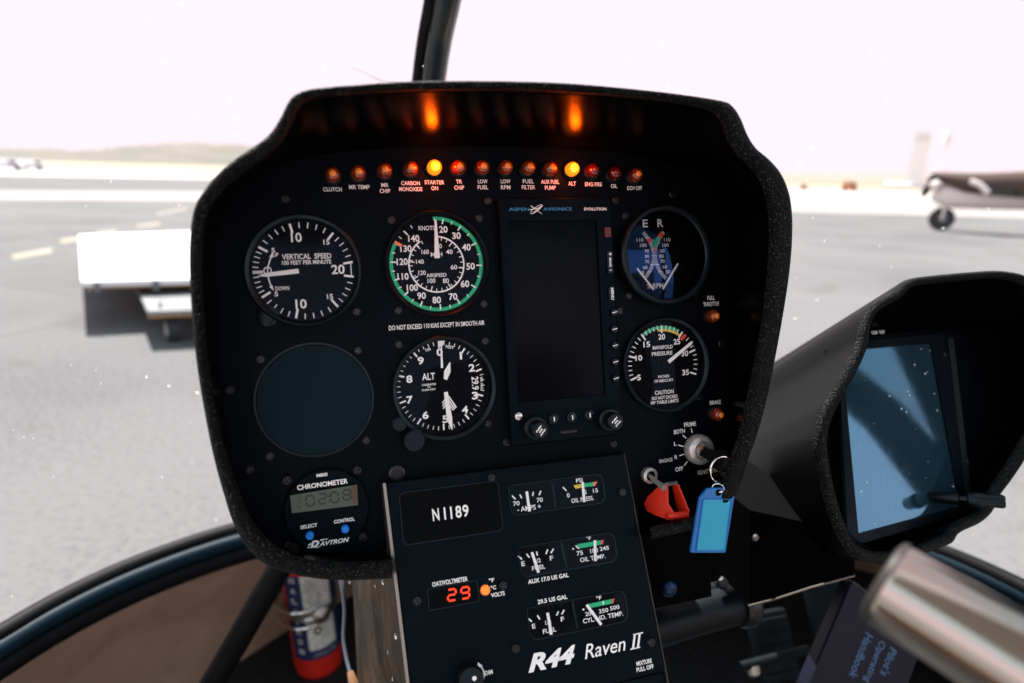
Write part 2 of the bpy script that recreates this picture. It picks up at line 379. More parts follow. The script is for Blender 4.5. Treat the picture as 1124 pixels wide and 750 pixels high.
def atang(loop, p):
    a = math.atan2(p.y-ctr.y, p.x-ctr.x); best = None
    for i in range(len(loop)):
        q0, q1 = loop[i], loop[(i+1) % len(loop)]
        d = Vector((math.cos(a), math.sin(a))); u = Vector((q0.x-ctr.x, q0.y-ctr.y)); v = Vector((q1.x-q0.x, q1.y-q0.y))
        den = d.x*v.y - d.y*v.x
        if abs(den) < 1e-12: continue
        t = (u.x*v.y-u.y*v.x)/den; s_ = (u.x*d.y-u.y*d.x)/den
        if t > 0 and -1e-6 <= s_ <= 1.000001 and (best is None or t > best): best = t
    return Vector((ctr.x+math.cos(a)*best, ctr.y+math.sin(a)*best, 0)) if best else q0
Bk = [atang(PL, p) for p in I]
mb = MB().slab([(p.x, p.y) for p in reversed(PL)], -.004, 0, .0)
plate = mb.build('face_plate', M['plate'], PANEL, smooth=False)
# inner lining: from plate edge out to the rim
def mix(a, b, t): return a*(1-t) + b*t
inn = MB().loft([[mix(b, i, t) + Vector((0,0,-.001 if t == 0 else 0)) for b, i in zip(Bk, I)] for t in (0, .5, .97)], False).build('hood_lining', M['hoodin'], PANEL, angle=60)
# rim bead, rounded, then outer skin that runs forward to the windscreen
bead = []
for t, k in ((0,-.3),(.06,.35),(.2,.75),(.4,1),(.6,1),(.8,.75),(.95,.35),(1.0,-.4)):
    bead.append([mix(i, o, t) + Vector((0,0,.0045*k)) for i, o in zip(I, O)])
tr = MB().loft(bead, False).build('edge_trim', M['trim'], PANEL, angle=80)
def shrink(p, s, dz): return Vector((ctr.x+(p.x-ctr.x)*s, ctr.y+(p.y-ctr.y)*s, p.z+dz))
sk = MB(); l0 = [p+Vector((0,0,-.0018)) for p in O]
Bo = [atang(PL, p) for p in O]
lo = [l0, [mix(p, shrink(b,1.05,-.012), .5)+Vector((0,0,0)) for p, b in zip(l0, Bo)], [shrink(b,1.045,-.012) for b in Bo], [shrink(b,.95,-.06) for b in Bo], [shrink(b,.76,-.17) for b in Bo]]
sk.loft([list(reversed(l)) for l in lo], False)
sk.add([tuple(p) for p in lo[-1]], [tuple(range(len(O)))])
sk.build('hood', M['hoodout'], PANEL, angle=60)
# screws
def screw_mb(r=.0031, cross=True):
    m = MB(); m.use(M['screw']).lathe([(r*1.0,0),(r,.0006),(r*.8,.0012)], n=20)
    m.use(M['zinc']).lathe([(r*.32,.0012),(r*.30,.00125)], n=6)
    for a in (0, PI/2):
        d = Vector((math.cos(a+.5), math.sin(a+.5))) * r*.62; m.use(M['dial']).line(-d, d, r*.25, z=.00135)
    return m
spx = [(313,218.5),(429.5,242),(526,240),(536,221),(675.7,220.5),(686,237.5),(762,236.5),(738,213.5),(288,351),(391.5,342.5),(437,341),(531,334),(532.5,374.5),(437.7,378.5),(535.5,465),(392.8,385),(286,394.5),(401.8,483.5),(296,501),(252,428.5),(274,516),(690.5,324.5),(763.5,321),(791.5,377.5),(673.5,487.5),(680,341.5),(316,600),(556,486),(768,436)]
s0 = screw_mb().build('screw', None, PANEL)
for i, (x, y) in enumerate(spx):
    o = s0 if i == 0 else s0.copy()
    if i: COL.objects.link(o); o.parent = PANEL
    p = PF.p3(x, y, .0002); o.location = p; o.rotation_euler = (0, 0, i*1.3)
cap = MB(); cap.use(M['screw']).lathe([(.0062,0),(.0062,.0018),(.0052,.0026),(.004,.0026),(.0036,.0016),(.0018,.0016)], n=28)
o = cap.build('plug_button', None, PANEL); o.location = PF.p3(435.5,519.5,.0003)
# captions
def caption(lines, x, y, w, h, mtl='white', lead=None, bold=.008, rot=0):
    m = MB(); n = len(lines); lead = lead or h*1.45
    if not isinstance(w, (list, tuple)): w = [w]*n
    for i, t in enumerate(lines):
        CAP.text(m, t, x + (.03*(i-(n-1)/2)*lead), y + (i-(n-1)/2)*lead, w[i], h, .0006, bold=bold, rot=rot)
    return m.build('caption', M[mtl], PANEL, smooth=False)
for a in ((['CLUTCH'],365,208,20.5,4.6),(['MR TEMP'],394.5,205.5,22.5,4.6),(['MR','CHIP'],422.5,206.5,[8,11.5],4.5),(['CARBON','MONOXIDE'],450.8,204.5,[20.5,25.5],4.5),
          (['STARTER','ON'],477,203.5,[21.5,7.5],4.5),(['TR','CHIP'],504,202.8,[6.5,11],4.5),(['LOW','FUEL'],530,202.5,[10.5,11.5],4.5),(['LOW','RPM'],555,202.5,[10.5,10.5],4.5),
          (['FUEL','FILTER'],580,202.5,[12,14.5],4.5),(['AUX FUEL','PUMP'],604,203,[20,12],4.5),(['ALT'],628,201.6,8.5,4.5),(['ENG FIRE'],651.5,202.4,18.5,4.5),(['OIL'],674,204.4,7,4.5),(['GOV OFF'],696.5,206.6,16.5,4.5),
          (['DO NOT EXCEED 110 KIAS EXCEPT IN SMOOTH AIR'],480.5,357.2,105,5.2),(['FULL','THROTTLE'],780.5,330.5,[8,17],4.6),(['BRAKE'],785.3,441.8,12,4.4)):
    caption(*a)
for t, x, y, w, h in (('PRIME',757.5,465.8,13,4.8),('BOTH',745.8,473.7,12,4.8),('L',741.2,487.2,2.5,4.5),('R',742,501.8,3,4.5),('OFF',745.6,515,8.5,4.8),('IGNITION',776.5,517.5,21,4.8),('ENGAGE',731,505.5,14.5,4),('DISENGAGE',735,531.5,17,4)):
    caption([t], x, y, w, h, 'white' if t in ('PRIME','BOTH','L','R','OFF') else 'dimwhite', rot=.02)
m = MB()
for a, b in (((758.2,470.2),(759.5,475.2)),((748.8,477.5),(753,481.2)),((743.8,488.6),(749.8,490)),((745.5,500.3),(750.5,498.6)),((750.8,511),(754,506.5))):
    m.line(PF.uv(*a), PF.uv(*b), .0008, z=.0006)
m.build('pointer_ticks', M['white'], PANEL, smooth=False)

# ------------------------------------------------------------------ gauges
def make_gauge(name, px, py, R, label, cat='gauge', face=None, h=.004, lip=.0035, group='round gauges on the panel', col='bezel', pitmul=.86, glassm='glass', dome=0):
    F = PF.sub(px, py, 0); g = thing(name, F, label, cat, group)
    r = R*pitmul
    b = MB(); b.lathe([(R*.985,0),(R,.001),(R,h),(R*.97,h+.0012),(r+.0012,h+.0008),(r,h-.0005),(r,-.001)], n=96, cap0=False, cap1=False)
    b.build('bezel', M[col], g, angle=35)
    f = MB().flat(disc(r+.0004,72), .0002).build('dial_face', M['dial'], g, smooth=False)
    gl = MB().lathe([(r+.0002,h-.0006),(r*.85,h-.0006+dome*.3),(r*.6,h-.0005+dome*.65),(r*.3,h-.0004+dome*.92),(0.0001,h-.0003+dome)], n=72, cap0=False, cap1=True).build('glass', M[glassm], g)
    return F, g, f
def ticks(mb, c, angs, r0, r1, w, z):
    for a in angs:
        d = Vector((math.cos(a), math.sin(a))); mb.line(Vector(c)+d*r0, Vector(c)+d*r1, w, z=z)
def interp(majors, sub):
    out = []
    for a, b in zip(majors[:-1], majors[1:]):
        for k in range(1, sub): out.append(a + (b-a)*k/sub)
    return out
D = math.radians; R0 = .0405
ZT = .0006
# vertical speed
F, g, f = make_gauge('vertical_speed_gauge', 334, 297.5, R0, 'round black vertical speed gauge at upper left, needle pointing left', pitmul=.90)
z = Zm(F, 260, 225, 5.36); rt = R0*.855; m = MB()
up = [D(180), D(149), D(103), D(51), D(9)]; dn = [-a for a in up]
ticks(m, (0,0), up[:-1]+dn[1:-1]+[up[-1],dn[-1]], rt*.80, rt, .0016, ZT); m.line((-rt,0),(-rt*.8,0),.0022,z=ZT)
ticks(m, (0,0), interp(up,5)+interp(dn,5), rt*.885, rt, .00075, ZT)
m.line(F_ := (rt*.955*math.cos(up[-1]), rt*.955*math.sin(up[-1])), (rt*.955*math.cos(up[-1]), -rt*.955*math.sin(up[-1])), .0007, z=ZT)
for t, x, y, w, h in (('VERTICAL  SPEED',412,303,290,32),('100 FEET PER MINUTE',412,338,290,25),('10',350,192,64,56),('15',527,220,36,30),('5',214,268,22,28),('UP',228,294,34,24),('20',595,380,78,56),('DOWN',268,491,82,24),('5',232,525,22,28),('10',378,583,66,56),('15',548,540,36,30)):
    z.text(m, t, x, y, w, h, ZT, bold=.015)
arc = [z.p(*q) for q in ((203,305),(192,335),(184,365),(181,385),(183,410),(190,445),(203,480))]
m.ribbon(crom(arc[:4],4,False), .0009, ZT); m.ribbon(crom(arc[3:],4,False), .0009, ZT)
c = z.p(181,388); m.ring(c, .0020, .0029, ZT, n=24)
for q, a in ((z.p(206,296), 70), (z.p(208,490), -62)):
    a = D(a); m.flat([q+Vector((math.cos(a+k), math.sin(a+k)))*.0022 for k in (0,2.5,-2.5)], ZT)
m.build('markings', M['white'], f, smooth=False)
n = MB(); p0, p1 = z.p(365,391), z.p(175,414); pt = z.p(125,421)
n.line(p0, p1, .0034, .0028, .0030); n.line(p1, pt, .0028, .0002, .0030); n.use(M['dial']).lathe([(.0032,.0006),(.0032,.0028)], c=(0,0,0), n=24)
n.use(M['needle']); n.m = [0 if i >= 2 else 1 for i in range(len(n.f))]; n.mats = [M['dial'], M['needle']]
n.build('needle', None, g, smooth=False)
k = MB().lathe([(.0075,0),(.0075,.002),(.006,.003)], c=(-.027,-.031,0), n=24).build('corner_boss', M['bezel'], g)
# airspeed
F, g, f = make_gauge('airspeed_gauge', 480, 290.3, R0, 'round airspeed gauge with green outer arc and red mark, needle straight up', pitmul=.93)
z = Zm(F, 410, 225, 5.36); rt = .0358; m = MB(); c0 = (-.0003, .0002)
maj = [D(a) for a in (79,55,26,-3.5,-33.4,-63,-89,-115,-139,-161,-184,-208,-227)]
ticks(m, c0, maj, rt*.855, rt*.97, .0011, .0009); ticks(m, c0, [a for a in interp(maj,2)]+[D(90),D(122)], rt*.90, rt*.97, .0007, .0009)
ri = .0212; ci = z.p(371,350); m.ring(ci, ri*.965, ri*1.02, ZT, D(90), D(-237), 80)
ticks(m, ci, [D(88-12.1*i) for i in range(28)], ri*.86, ri*.98, .0006, ZT); ticks(m, ci, [D(x) for x in (85,52,-10,-62,-105,-150,-187,-225)], ri*.80, ri*.98, .0008, ZT)
for t, x, y in (('20',410,145),('30',487,182),('40',545,250),('50',570,362),('60',537,465),('70',467,540),('80',371,560),('90',282,535),('100',228,488),('110',173,422),('120',168,335),('130',190,258),('140',236,198)):
    z.text(m, t, x, y, 50 if len(t) == 2 else 66, 40, ZT, bold=.018)
for t, x, y, w, h in (('KNOTS',312,137,96,26),('20',385,243,32,27),('40',445,277,38,27),('60',472,367,38,27),('80',425,447,36,28),('100',340,447,46,28),('120',285,400,44,27),('140',272,335,46,25),('160',303,277,44,27),('MPH',370,292,68,26),('AIRSPEED',370,414,118,22)):
    z.text(m, t, x, y, w, h, ZT, bold=.01)
m.build('markings', M['white'], f, smooth=False)
MB().ring(c0, rt*.925, rt*1.0, .0007, D(92), D(-207), 120).build('green_arc', M['green'], f, smooth=False)
q = z.p(140,228); d = q.normalized(); MB().line(d*rt*.83, d*rt*1.0, .0022, z=.0011).build('red_line', M['orange'], f, smooth=False)
n = MB(); n.line(z.p(371,316), z.p(361,92), .0042, .0015, .0030); n.build('needle', M['needle'], g, smooth=False)
MB().lathe([(.0048,.0006),(.0048,.0026)], c=(0,-.001,0), n=28).build('hub', M['dial'], g)
# altimeter
F, g, f = make_gauge('altimeter', 488, 426, R0, 'round altimeter reading just over 500 feet, below the green arc airspeed gauge', pitmul=.90)
z = Zm(F, 410, 355, 5.36); rt = .0345; m = MB(); c0 = z.p(398,368)
ticks(m, c0, [D(90-7.2*i) for i in range(50) if i % 5], rt*.90, rt*.985, .0006, ZT); ticks(m, c0, [D(90-36*i) for i in range(10)], rt*.84, rt*.985, .0013, ZT)
for t, x, y in (('0',388,170),('1',513,190),('2',577,262),('3',596,425),('4',537,508),('5',422,563),('6',305,540),('7',212,450),('8',210,328),('9',277,220)):
    z.text(m, t, x, y, 14 if t == '1' else 36, 45, ZT, bold=.028)
for t, x, y, w, h, r in (('ALT',323,313,76,40,0),('CALIBRATED',325,360,84,12,0),('TO',325,375,18,11,0),('20,000 FEET',325,391,84,12,0),('FEET',448,140,48,16,-.25),('100',320,155,30,17,.2),('29.9',597,352,76,42,-PI/2),('IN HG',635,352,70,15,-PI/2)):
    z.text(m, t, x, y, w, h, ZT, rot=r, bold=.015)
m.build('markings', M['white'], f, smooth=False)
n = MB(); n.flat([z.p(371,102), z.p(396,146), z.p(418,102)][::1], .0016); n.line(z.p(396,130), z.p(401,262), .0010, .0018, .0016); n.build('marker_needle', M['needle'], g, smooth=False)
n = MB(); n.flat([z.p(*q) for q in ((448,228),(444,228),(412,280),(410,325),(428,333),(450,285))], .0026); n.build('hundreds_needle', M['needle'], g, smooth=False)
n = MB(); n.line(z.p(421,402), z.p(443,560), .0030, .0042, .0032); n.line(z.p(443,560), z.p(458,622), .0042, .0008, .0032); n.build('long_needle', M['needle'], g, smooth=False)
n = MB()
for q in range(3): n.line(z.p(404+q*2,470+q*16), z.p(425,440+q*20), .0011, z=.0008); n.line(z.p(440,428+q*22), z.p(486-q*8,495+q*8), .0011, z=.0008)
n.build('hatched_flag', M['white'], f, smooth=False)
MB().lathe([(.0058,.0006),(.0058,.0022)], c=(*z.p(424,366),0), n=28).build('hub', M['dial'], g)
kn = MB(); q = z.p(228,678); kn.lathe([(.0085,0),(.0085,.010),(.0075,.012)], c=(q.x,q.y,0), n=28); kn.build('setting_knob', M['bezel'], g)
q = z.p(150,590); MB().lathe([(.0065,0),(.0065,.0035),(.005,.0048)], c=(q.x,q.y,0), n=24).build('corner_boss', M['bezel'], g)
# manifold pressure
F, g, f = make_gauge('manifold_pressure_gauge', 730, 400.2, R0, 'round manifold pressure gauge with yellow arc and needle at 28', pitmul=.90)
z = Zm(F, 675, 340, 5.77); rt = .0338; m = MB(); c0 = z.p(303,347)
def rel(a, b): q = z.p(a, b); return math.atan2(q.y-c0.y, q.x-c0.x)
maj = [rel(105,443), rel(105,300), rel(178,175), rel(292,120), rel(413,158), rel(487,262), rel(490,402)]
maj = [a if a > -1.2 or i > 3 else a+2*PI for i, a in enumerate(maj)]
rt = (z.p(292,98)-c0).length
ticks(m, c0, maj, rt*.80, rt*.99, .0015, .0009); ticks(m, c0, interp(maj,5), rt*.88, rt*.99, .0008, .0009)
for t, x, y in (('5',150,430),('10',149,306),('15',199,220),('20',294,172),('25',390,203),('30',440,277),('35',445,397)):
    z.text(m, t, x, y, 24 if t == '5' else 43, 36, ZT, bold=.02)
for t, x, y, w, h in (('MANIFOLD',300,238,126,24),('PRESSURE',297,277,130,25),('INCHES',307,422,70,17),('OF MERCURY',308,449,120,18),('CAUTION',310,522,118,26),('DO NOT EXCEED',314,555,162,21),('MP TABLE LIMITS',314,583,176,21)):
    z.text(m, t, x, y, w, h, ZT, bold=.012)
m.build('markings', M['white'], f, smooth=False)
MB().ring(c0, rt*.90, rt*.98, .0007, maj[2], maj[4]+.10, 40).build('green_arc', M['green'], f, smooth=False)
MB().ring(c0, rt*.84, rt*.90, .0007, maj[3]+.12, maj[4]-.02, 30).build('yellow_arc', M['yellow'], f, smooth=False)
MB().ring(c0, rt*.80, rt*.97, .0011, maj[4]-.06, maj[4]-.16, 6).build('red_line', M['red'], f, smooth=False)
n = MB(); n.line(z.p(328,330), z.p(470,212), .0033, .0024, .0030); n.line(z.p(470,212), z.p(482,200), .0024, .0002, .0030); n.build('needle', M['needle'], g, smooth=False)
MB().lathe([(.0040,.0006),(.0040,.0026)], c=(*z.p(318,338),0), n=28).build('hub', M['dial'], g)
# dual tachometer
F, g, f = make_gauge('tachometer', 725, 281.5, .0412, 'round dual tachometer marked E and R with two crossed scales', pitmul=.88, h=.011, glassm='tachglass', dome=.004)
z = Zm(F, 670, 225, 6.25); m = MB()
m.use(M['white'])
z.text(m, 'E', 237,128,36,54, ZT, bold=.01); z.text(m, 'R', 340,126,40,54, ZT, bold=.01); z.text(m, '% RPM', 305,556,112,36, ZT)
for t, x, y in (('110',200,242),('100',222,278),('90',246,318),('80',248,353),('70',249,390),('60',235,430),('50',213,465),('110',386,240),('100',375,277),('90',352,318),('80',347,353),('70',354,388),('60',370,425),('50',392,460)):
    z.text(m, t, x, y, 30 if len(t) == 2 else 44, 24, .0009)
LS = [(222,190),(250,225),(272,262),(290,305),(297,350),(287,410),(265,460),(232,505)]; RS = [(364,188),(338,222),(318,262),(304,305),(303,350),(316,410),(340,460),(378,505)]
for S in (LS, RS):
    m.use(M['grey']).ribbon([z.p(*q) for q in crom([Vector(s) for s in S],5,False)], .0032, ZT)
m.use(M['white'])
for S, sg in ((LS,-1),(RS,1)):
    for k in (1,2,3,4,5,6): a = Vector(S[k]); m.line(z.p(*(a+Vector((-16,0)))), z.p(*(a+Vector((16,0)))), .0006, z=.0008)
mk = m.build('markings', None, f, smooth=False)
m = MB(); m.use(M['green']).line(z.p(298,290), z.p(322,225), .0034, z=.0010); m.line(z.p(292,262), z.p(284,238), .0030, z=.0010)
m.use(M['red']).line(z.p(272,262), z.p(258,232), .0040, z=.0011); m.line(z.p(330,222), z.p(352,196), .0040, z=.0011); m.line(z.p(292,312), z.p(316,308), .0016, z=.0012)
m.build('coloured_bands', None, f, smooth=False)
for a, b in (((172,438),(287,583)),((452,404),(348,580))):
    MB().line(z.p(*a), z.p(*b), .0016, .0019, .0028).build('needle', M['needle'], g, smooth=False)
# blank cover disc
F = PF.sub(346, 439, 0); g = thing('cover_disc', F, 'plain dark round blanking cover at left, below the vertical speed gauge', 'blanking cover')
MB().lathe([(.0398,0),(.0400,.0012),(.0394,.0022)], n=96, cap0=False).build('disc', M['blank'], g, angle=30)
MB().lathe([(.0418,0),(.0416,.0012),(.0401,.0012),(.0401,0)], n=96, cap0=False, cap1=False).build('rim', M['bezel'], g, angle=30)
# chronometer
F = PF.sub(359, 558.5, 0); g = thing('chronometer', F, 'small digital chronometer with green LCD and two blue buttons', 'clock')
z = Zm(F, 290, 505, 6.82)
MB().lathe([(.0298,0),(.0300,.0022),(.0290,.0032)], n=80, cap0=False).build('bezel', M['console'], g, angle=30)
zz = .0034; z.h = zz
def quad(z_, pts): return [z_.p(*q) for q in pts]
lc = quad(z, ((206,400),(706,338),(698,180),(190,262)))
MB().slab(inset(rpoly(lc,.001,2), -.0008), zz-.0002, zz+.0006).build('display_window', M['dial'], g, smooth=False)
L = MB().flat(inset(lc,.0004), zz+.0008).build('display', M['lcd'], g, smooth=False)
MB().flat([z.p(652,195), z.p(694,190), z.p(698,320), z.p(660,325)][::-1], zz+.0009).build('display_edge', M['lcdb'], L, smooth=False)
def seven(mb, digit, c, w, h, t, zv, slant=.06):
    seg = {'a':((-w,h),(w,h)),'b':((w,h),(w,0)),'c':((w,0),(w,-h)),'d':((-w,-h),(w,-h)),'e':((-w,0),(-w,-h)),'f':((-w,h),(-w,0)),'g':((-w,0),(w,0))}
    on = {'0':'abcdef','1':'bc','2':'abged','3':'abgcd','8':'abcdefg','9':'abcdfg','6':'acdefg'}[digit]
    for s_ in on:
        (x0,y0),(x1,y1) = seg[s_]; a = Vector((c[0]+x0+y0*slant, c[1]+y0)); b = Vector((c[0]+x1+y1*slant, c[1]+y1)); d = (b-a).normalized()*t*.45
        mb.line(a+d, b-d, t, z=zv)
m = MB()
for ch, x, y in (('0',344,303),('2',437,288),('0',528,277),('8',618,258)): seven(m, ch, z.p(x,y), .0026, .0036, .0012, zz+.001, .0)
for y in (266,300): q = z.p(484,y+6); m.flat(disc(.0006,10,(q.x,q.y)), zz+.001)
for t, y in (('ET',282),('UP',314),('OK',352)): z.text(m, t, 265, y, 30, 20, zz+.001)
m.build('digits', M['lcdseg'], L, smooth=False)
m = MB()
for t, x, y, w, h, r in (('M800',433,112,82,26,.06),('CHRONOMETER',438,182,380,38,.06),('SELECT',335,495,126,28,.06),('CONTROL',600,452,154,28,.06)):
    z.text(m, t, x, y, w, h, zz+.0002, rot=r*.3, bold=.02)
z.text(m, 'AVTRON', 525, 612, 226, 34, zz+.0002, rot=.02, bold=.02, shear=.35); z.text(m, 'D', 378, 628, 70, 50, zz+.0002, rot=.02, bold=.05, shear=.35)
m.line(z.p(330,640), z.p(352,625), .001, z=zz+.0002); m.line(z.p(420,600), z.p(478,590), .0010, .0003, zz+.0002); m.line(z.p(322,655), z.p(410,652), .0006, z=zz+.0002)
m.build('lettering', M['white'], g, smooth=False)
for x, y in ((341,563),(606,514)):
    q = z.p(x,y); MB().lathe([(.0029,zz-.001),(.0029,zz+.0022),(.0024,zz+.003)], c=(q.x,q.y,0), n=24).build('button', M['bluebtn'], g)
for i, (x, y) in enumerate(((170,155),(697,78),(740,580),(220,668))):
    o = s0.copy(); COL.objects.link(o); o.parent = g; q = z.p(x,y); o.location = (q.x, q.y, .0008); o.scale = (1.15,1.15,2.2); o.rotation_euler = (0,0,i)
# ------------------------------------------------------------------ flight display
F = PF.sub(612, 350, 0); g = thing('flight_display', F, 'tall rectangular flight display with blank dark screen in the panel centre', 'display')
B1 = .009
def q4(F_, pts, h): return [F_.uv(x, y, h) for x, y in pts]
b4 = q4(F, ((561.5,487),(684,474),(668.5,216.5),(546,218)), .0)
x0, x1 = F.uv(547,219,B1).x, F.uv(671,219,B1).x; yt, yb = F.uv(600,217,B1).y, F.uv(620,484,B1).y
xs0, xs1 = F.uv(557.9,242.8,B1).x, F.uv(654.9,241.7,B1).x; ys1, ys0 = F.uv(600,242.3,B1).y, F.uv(615,438,B1).y
m = MB(); outer = rrect(x0,yb,x1,yt,.002,3); inner = rrect(xs0,ys0,xs1,ys1,.0008,3)
m.loft([[(p[0],p[1],0) for p in outer], [(p[0],p[1],B1-.001) for p in outer], [(*p,B1) for p in inset(outer,.001)], [(*p,B1) for p in inner], [(*p,B1-.0022) for p in inner]])
m.build('bezel', M['console'], g, angle=30)
MB().flat(inner, B1-.0018).build('screen', M['screen'], g, smooth=False)
z = Zm(F, 530, 80, 3.122, B1); m = MB()
m.use(mat('logo_blue', (.02,.22,.42), .5)); z.text(m, 'ASPEN', 124, 468, 70, 11, B1+.0002, bold=.01); z.text(m, 'AVIONICS', 256, 467, 98, 11, B1+.0002, bold=.01)
m.use(M['white']); z.text(m, 'EVOLUTION', 385, 467, 76, 10, B1+.0002, bold=.02)
m.ribbon([z.p(183+19*math.cos(t)*1.0+6*math.sin(t), 468-12*math.sin(t)-10*math.cos(t)) for t in [i*2*PI/20 for i in range(20)]], .0004, B1+.0002, True)
m.line(z.p(164,456), z.p(202,484), .0007, .0003, B1+.0002); m.line(z.p(204,455), z.p(170,482), .0012, .0004, B1+.0002); m.line(z.p(160,470), z.p(196,462), .0006, z=B1+.0002)
m.build('lettering', None, g, smooth=False)
z = Zm(F, 540, 210, 2.68, B1)
m = MB().box((*z.p(331,136), B1),(*z.p(347,107), B1+.0015)); m.build('record_button', mat('dull_red', (.10,.012,.015), .5), g, smooth=False)
def kbox(xa, ya, xb, yb_, hh=.0018):
    p, q = z.p(xa, ya), z.p(xb, yb_); return MB().box((min(p.x,q.x),min(p.y,q.y),B1),(max(p.x,q.x),max(p.y,q.y),B1+hh), .0006)
k = kbox(336,176,355,242).build('range_key', M['bezel'], g)
m = MB(); z.text(m, '+', 345, 186, 9, 9, B1+.0021, bold=.03); z.text(m, 'RNG', 345, 210, 24, 7, B1+.0021, rot=-PI/2, bold=.03); z.text(m, '-', 346, 233, 7, 2.4, B1+.0021, bold=.03)
m.build('key_marks', M['white'], k, smooth=False)
k = kbox(341,282,360,322).build('menu_key', M['bezel'], g); m = MB(); z.text(m, 'MENU', 351, 302, 32, 9, B1+.0021, rot=-PI/2, bold=.03); m.build('key_marks', M['white'], k, smooth=False)
for x, y in ((356,357),(357,406),(358,454),(359,502),(361,550)):
    q = z.p(x,y); k = MB().lathe([(.0032,B1),(.0032,B1+.0022),(.0026,B1+.003)], c=(q.x,q.y,0), n=20).build('side_button', M['bezel'], g)
    MB().line(q+Vector((-.0022,-.0003)), q+Vector((.0022,.0006)), .0007, z=B1+.0033).build('button_mark', M['white'], k, smooth=False)
z = Zm(F, 540, 440, 7.02, B1)
for x, y in ((470,135),(611,122),(745,105)):
    q = z.p(x,y+3); k = MB().lathe([(.0042,B1),(.0042,B1+.002),(.0034,B1+.0026)], c=(q.x,q.y,0), n=20).build('lower_button', M['bezel'], g)
    MB().line(q+Vector((0,.0018)), q+Vector((.0002,-.0018)), .0010, z=B1+.0029).build('button_mark', M['white'], k, smooth=False)
q = z.p(205,120); MB().lathe([(.0030,B1),(.0030,B1+.0008),(.0020,B1+.0014)], c=(q.x,q.y,0), n=20).build('bright_screw', M['steel'], g)
q = z.p(590,238); MB().box((q.x-.007,q.y-.001,B1),(q.x+.007,q.y+.001,B1+.0006)).build('card_slot', M['screw'], g, smooth=False)
for (bx,by),(tx,ty),an in (((310,200),(382,232),.85),((880,125),(962,168),.75)):
    q0 = z.p(bx,by); zt = B1+.016; zk = Zm(F, 540, 440, 7.02, zt); q1 = zk.p(tx,ty)
    # the knob stands square to the bezel, its skirt wider than its cap
    c = (q0*.25+q1*.75)
    k = MB().lathe([(.0095,B1),(.0095,B1+.005),(.0085,B1+.006),(.0070,B1+.0062),(.0068,zt-.001),(.0060,zt)], c=(c.x,c.y,0), n=40).build('knob', M['bezel'], g, angle=35)
    m = MB(); d = Vector((math.cos(an), math.sin(an))); e = Vector((-d.y, d.x))
    for t, o_ in (('PUSH',.0022),('FOR',0),('SYNC',-.0022)): p = Vector((c.x,c.y))+e*o_; m.text(t, p, .0062 if t != 'FOR' else .004, .0013, zt+.0003, rot=an, bold=.06)
    m.build('knob_lettering', M['white'], k, smooth=False)
# ------------------------------------------------------------------ warning lamps
def lamp(px, py, label, kind='amber', r=.0054, grp='row of warning lamps under the hood'):
    F = PF.sub(px, py, .008); F.o = F.o - F.Z*.008
    g = thing('warning_lamp', F, label, 'warning lamp', grp)
    MB().lathe([(r*1.25,0),(r*1.25,.0015),(r*1.05,.003),(r,.003)], n=32, cap0=False, cap1=False).build('collar', M['screw'], g, angle=35)
    lens, core = {'amber':('amber','ambercore'),'on':('amberon','litcore'),'red':('redlens','redcore')}[kind]
    MB().lathe([(r,.001),(r,.0065),(r*.96,.0080),(r*.80,.0094),(r*.5,.0104),(r*.2,.0108),(.00005,.0109)], n=32, cap0=False).build('lens', M[lens], g, angle=50)
    MB().lathe([(r*(.46 if kind != 'on' else .62),.0108 if kind != 'on' else .0102),(r*(.38 if kind != 'on' else .5),.0114),(r*.2,.0117),(.00005,.0118)], n=20, cap0=False).build('lens_cap', M[core], g, angle=60)
    if kind == 'on':
        l = bpy.data.lights.new('lamp_glow', 'POINT'); l.energy = .009; l.color = (1,.085,.001); l.shadow_soft_size = .0035
        lo_ = bpy.data.objects.new('lamp_glow', l); COL.objects.link(lo_); lo_.parent = g; lo_.location = (0,.001,.0165)
    return g, F
LP = [(365,191,'CLUTCH','amber'),(393.5,189,'MR TEMP','amber'),(422.5,186.5,'MR CHIP','amber'),(451,184.5,'CARBON MONOXIDE','amber'),(477.5,183,'STARTER ON','on'),(504.5,183,'TR CHIP','amber'),(530.5,183,'LOW FUEL','amber'),(556.5,183,'LOW RPM','amber'),(581,183.5,'FUEL FILTER','amber'),(605,184.5,'AUX FUEL PUMP','amber'),(629.5,185,'ALT','on'),(653,186.5,'ENG FIRE','red'),(676.5,189.5,'OIL','red'),(699.5,191.5,'GOV OFF','amber')]
for x, y, t, k in LP:
    d = {'amber':'unlit amber warning lamp above the caption ','on':'glowing yellow lit warning lamp above the caption ','red':'unlit dark red warning lamp above the caption '}[k]
    g, F = lamp(x, y, d+t, k)
lamp(785, 347, 'unlit amber lamp below the FULL THROTTLE caption', 'amber', .0052, 'separate amber lamps at the panel right edge')
lamp(790, 455.5, 'unlit amber lamp below the BRAKE caption', 'amber', .0052, 'separate amber lamps at the panel right edge')
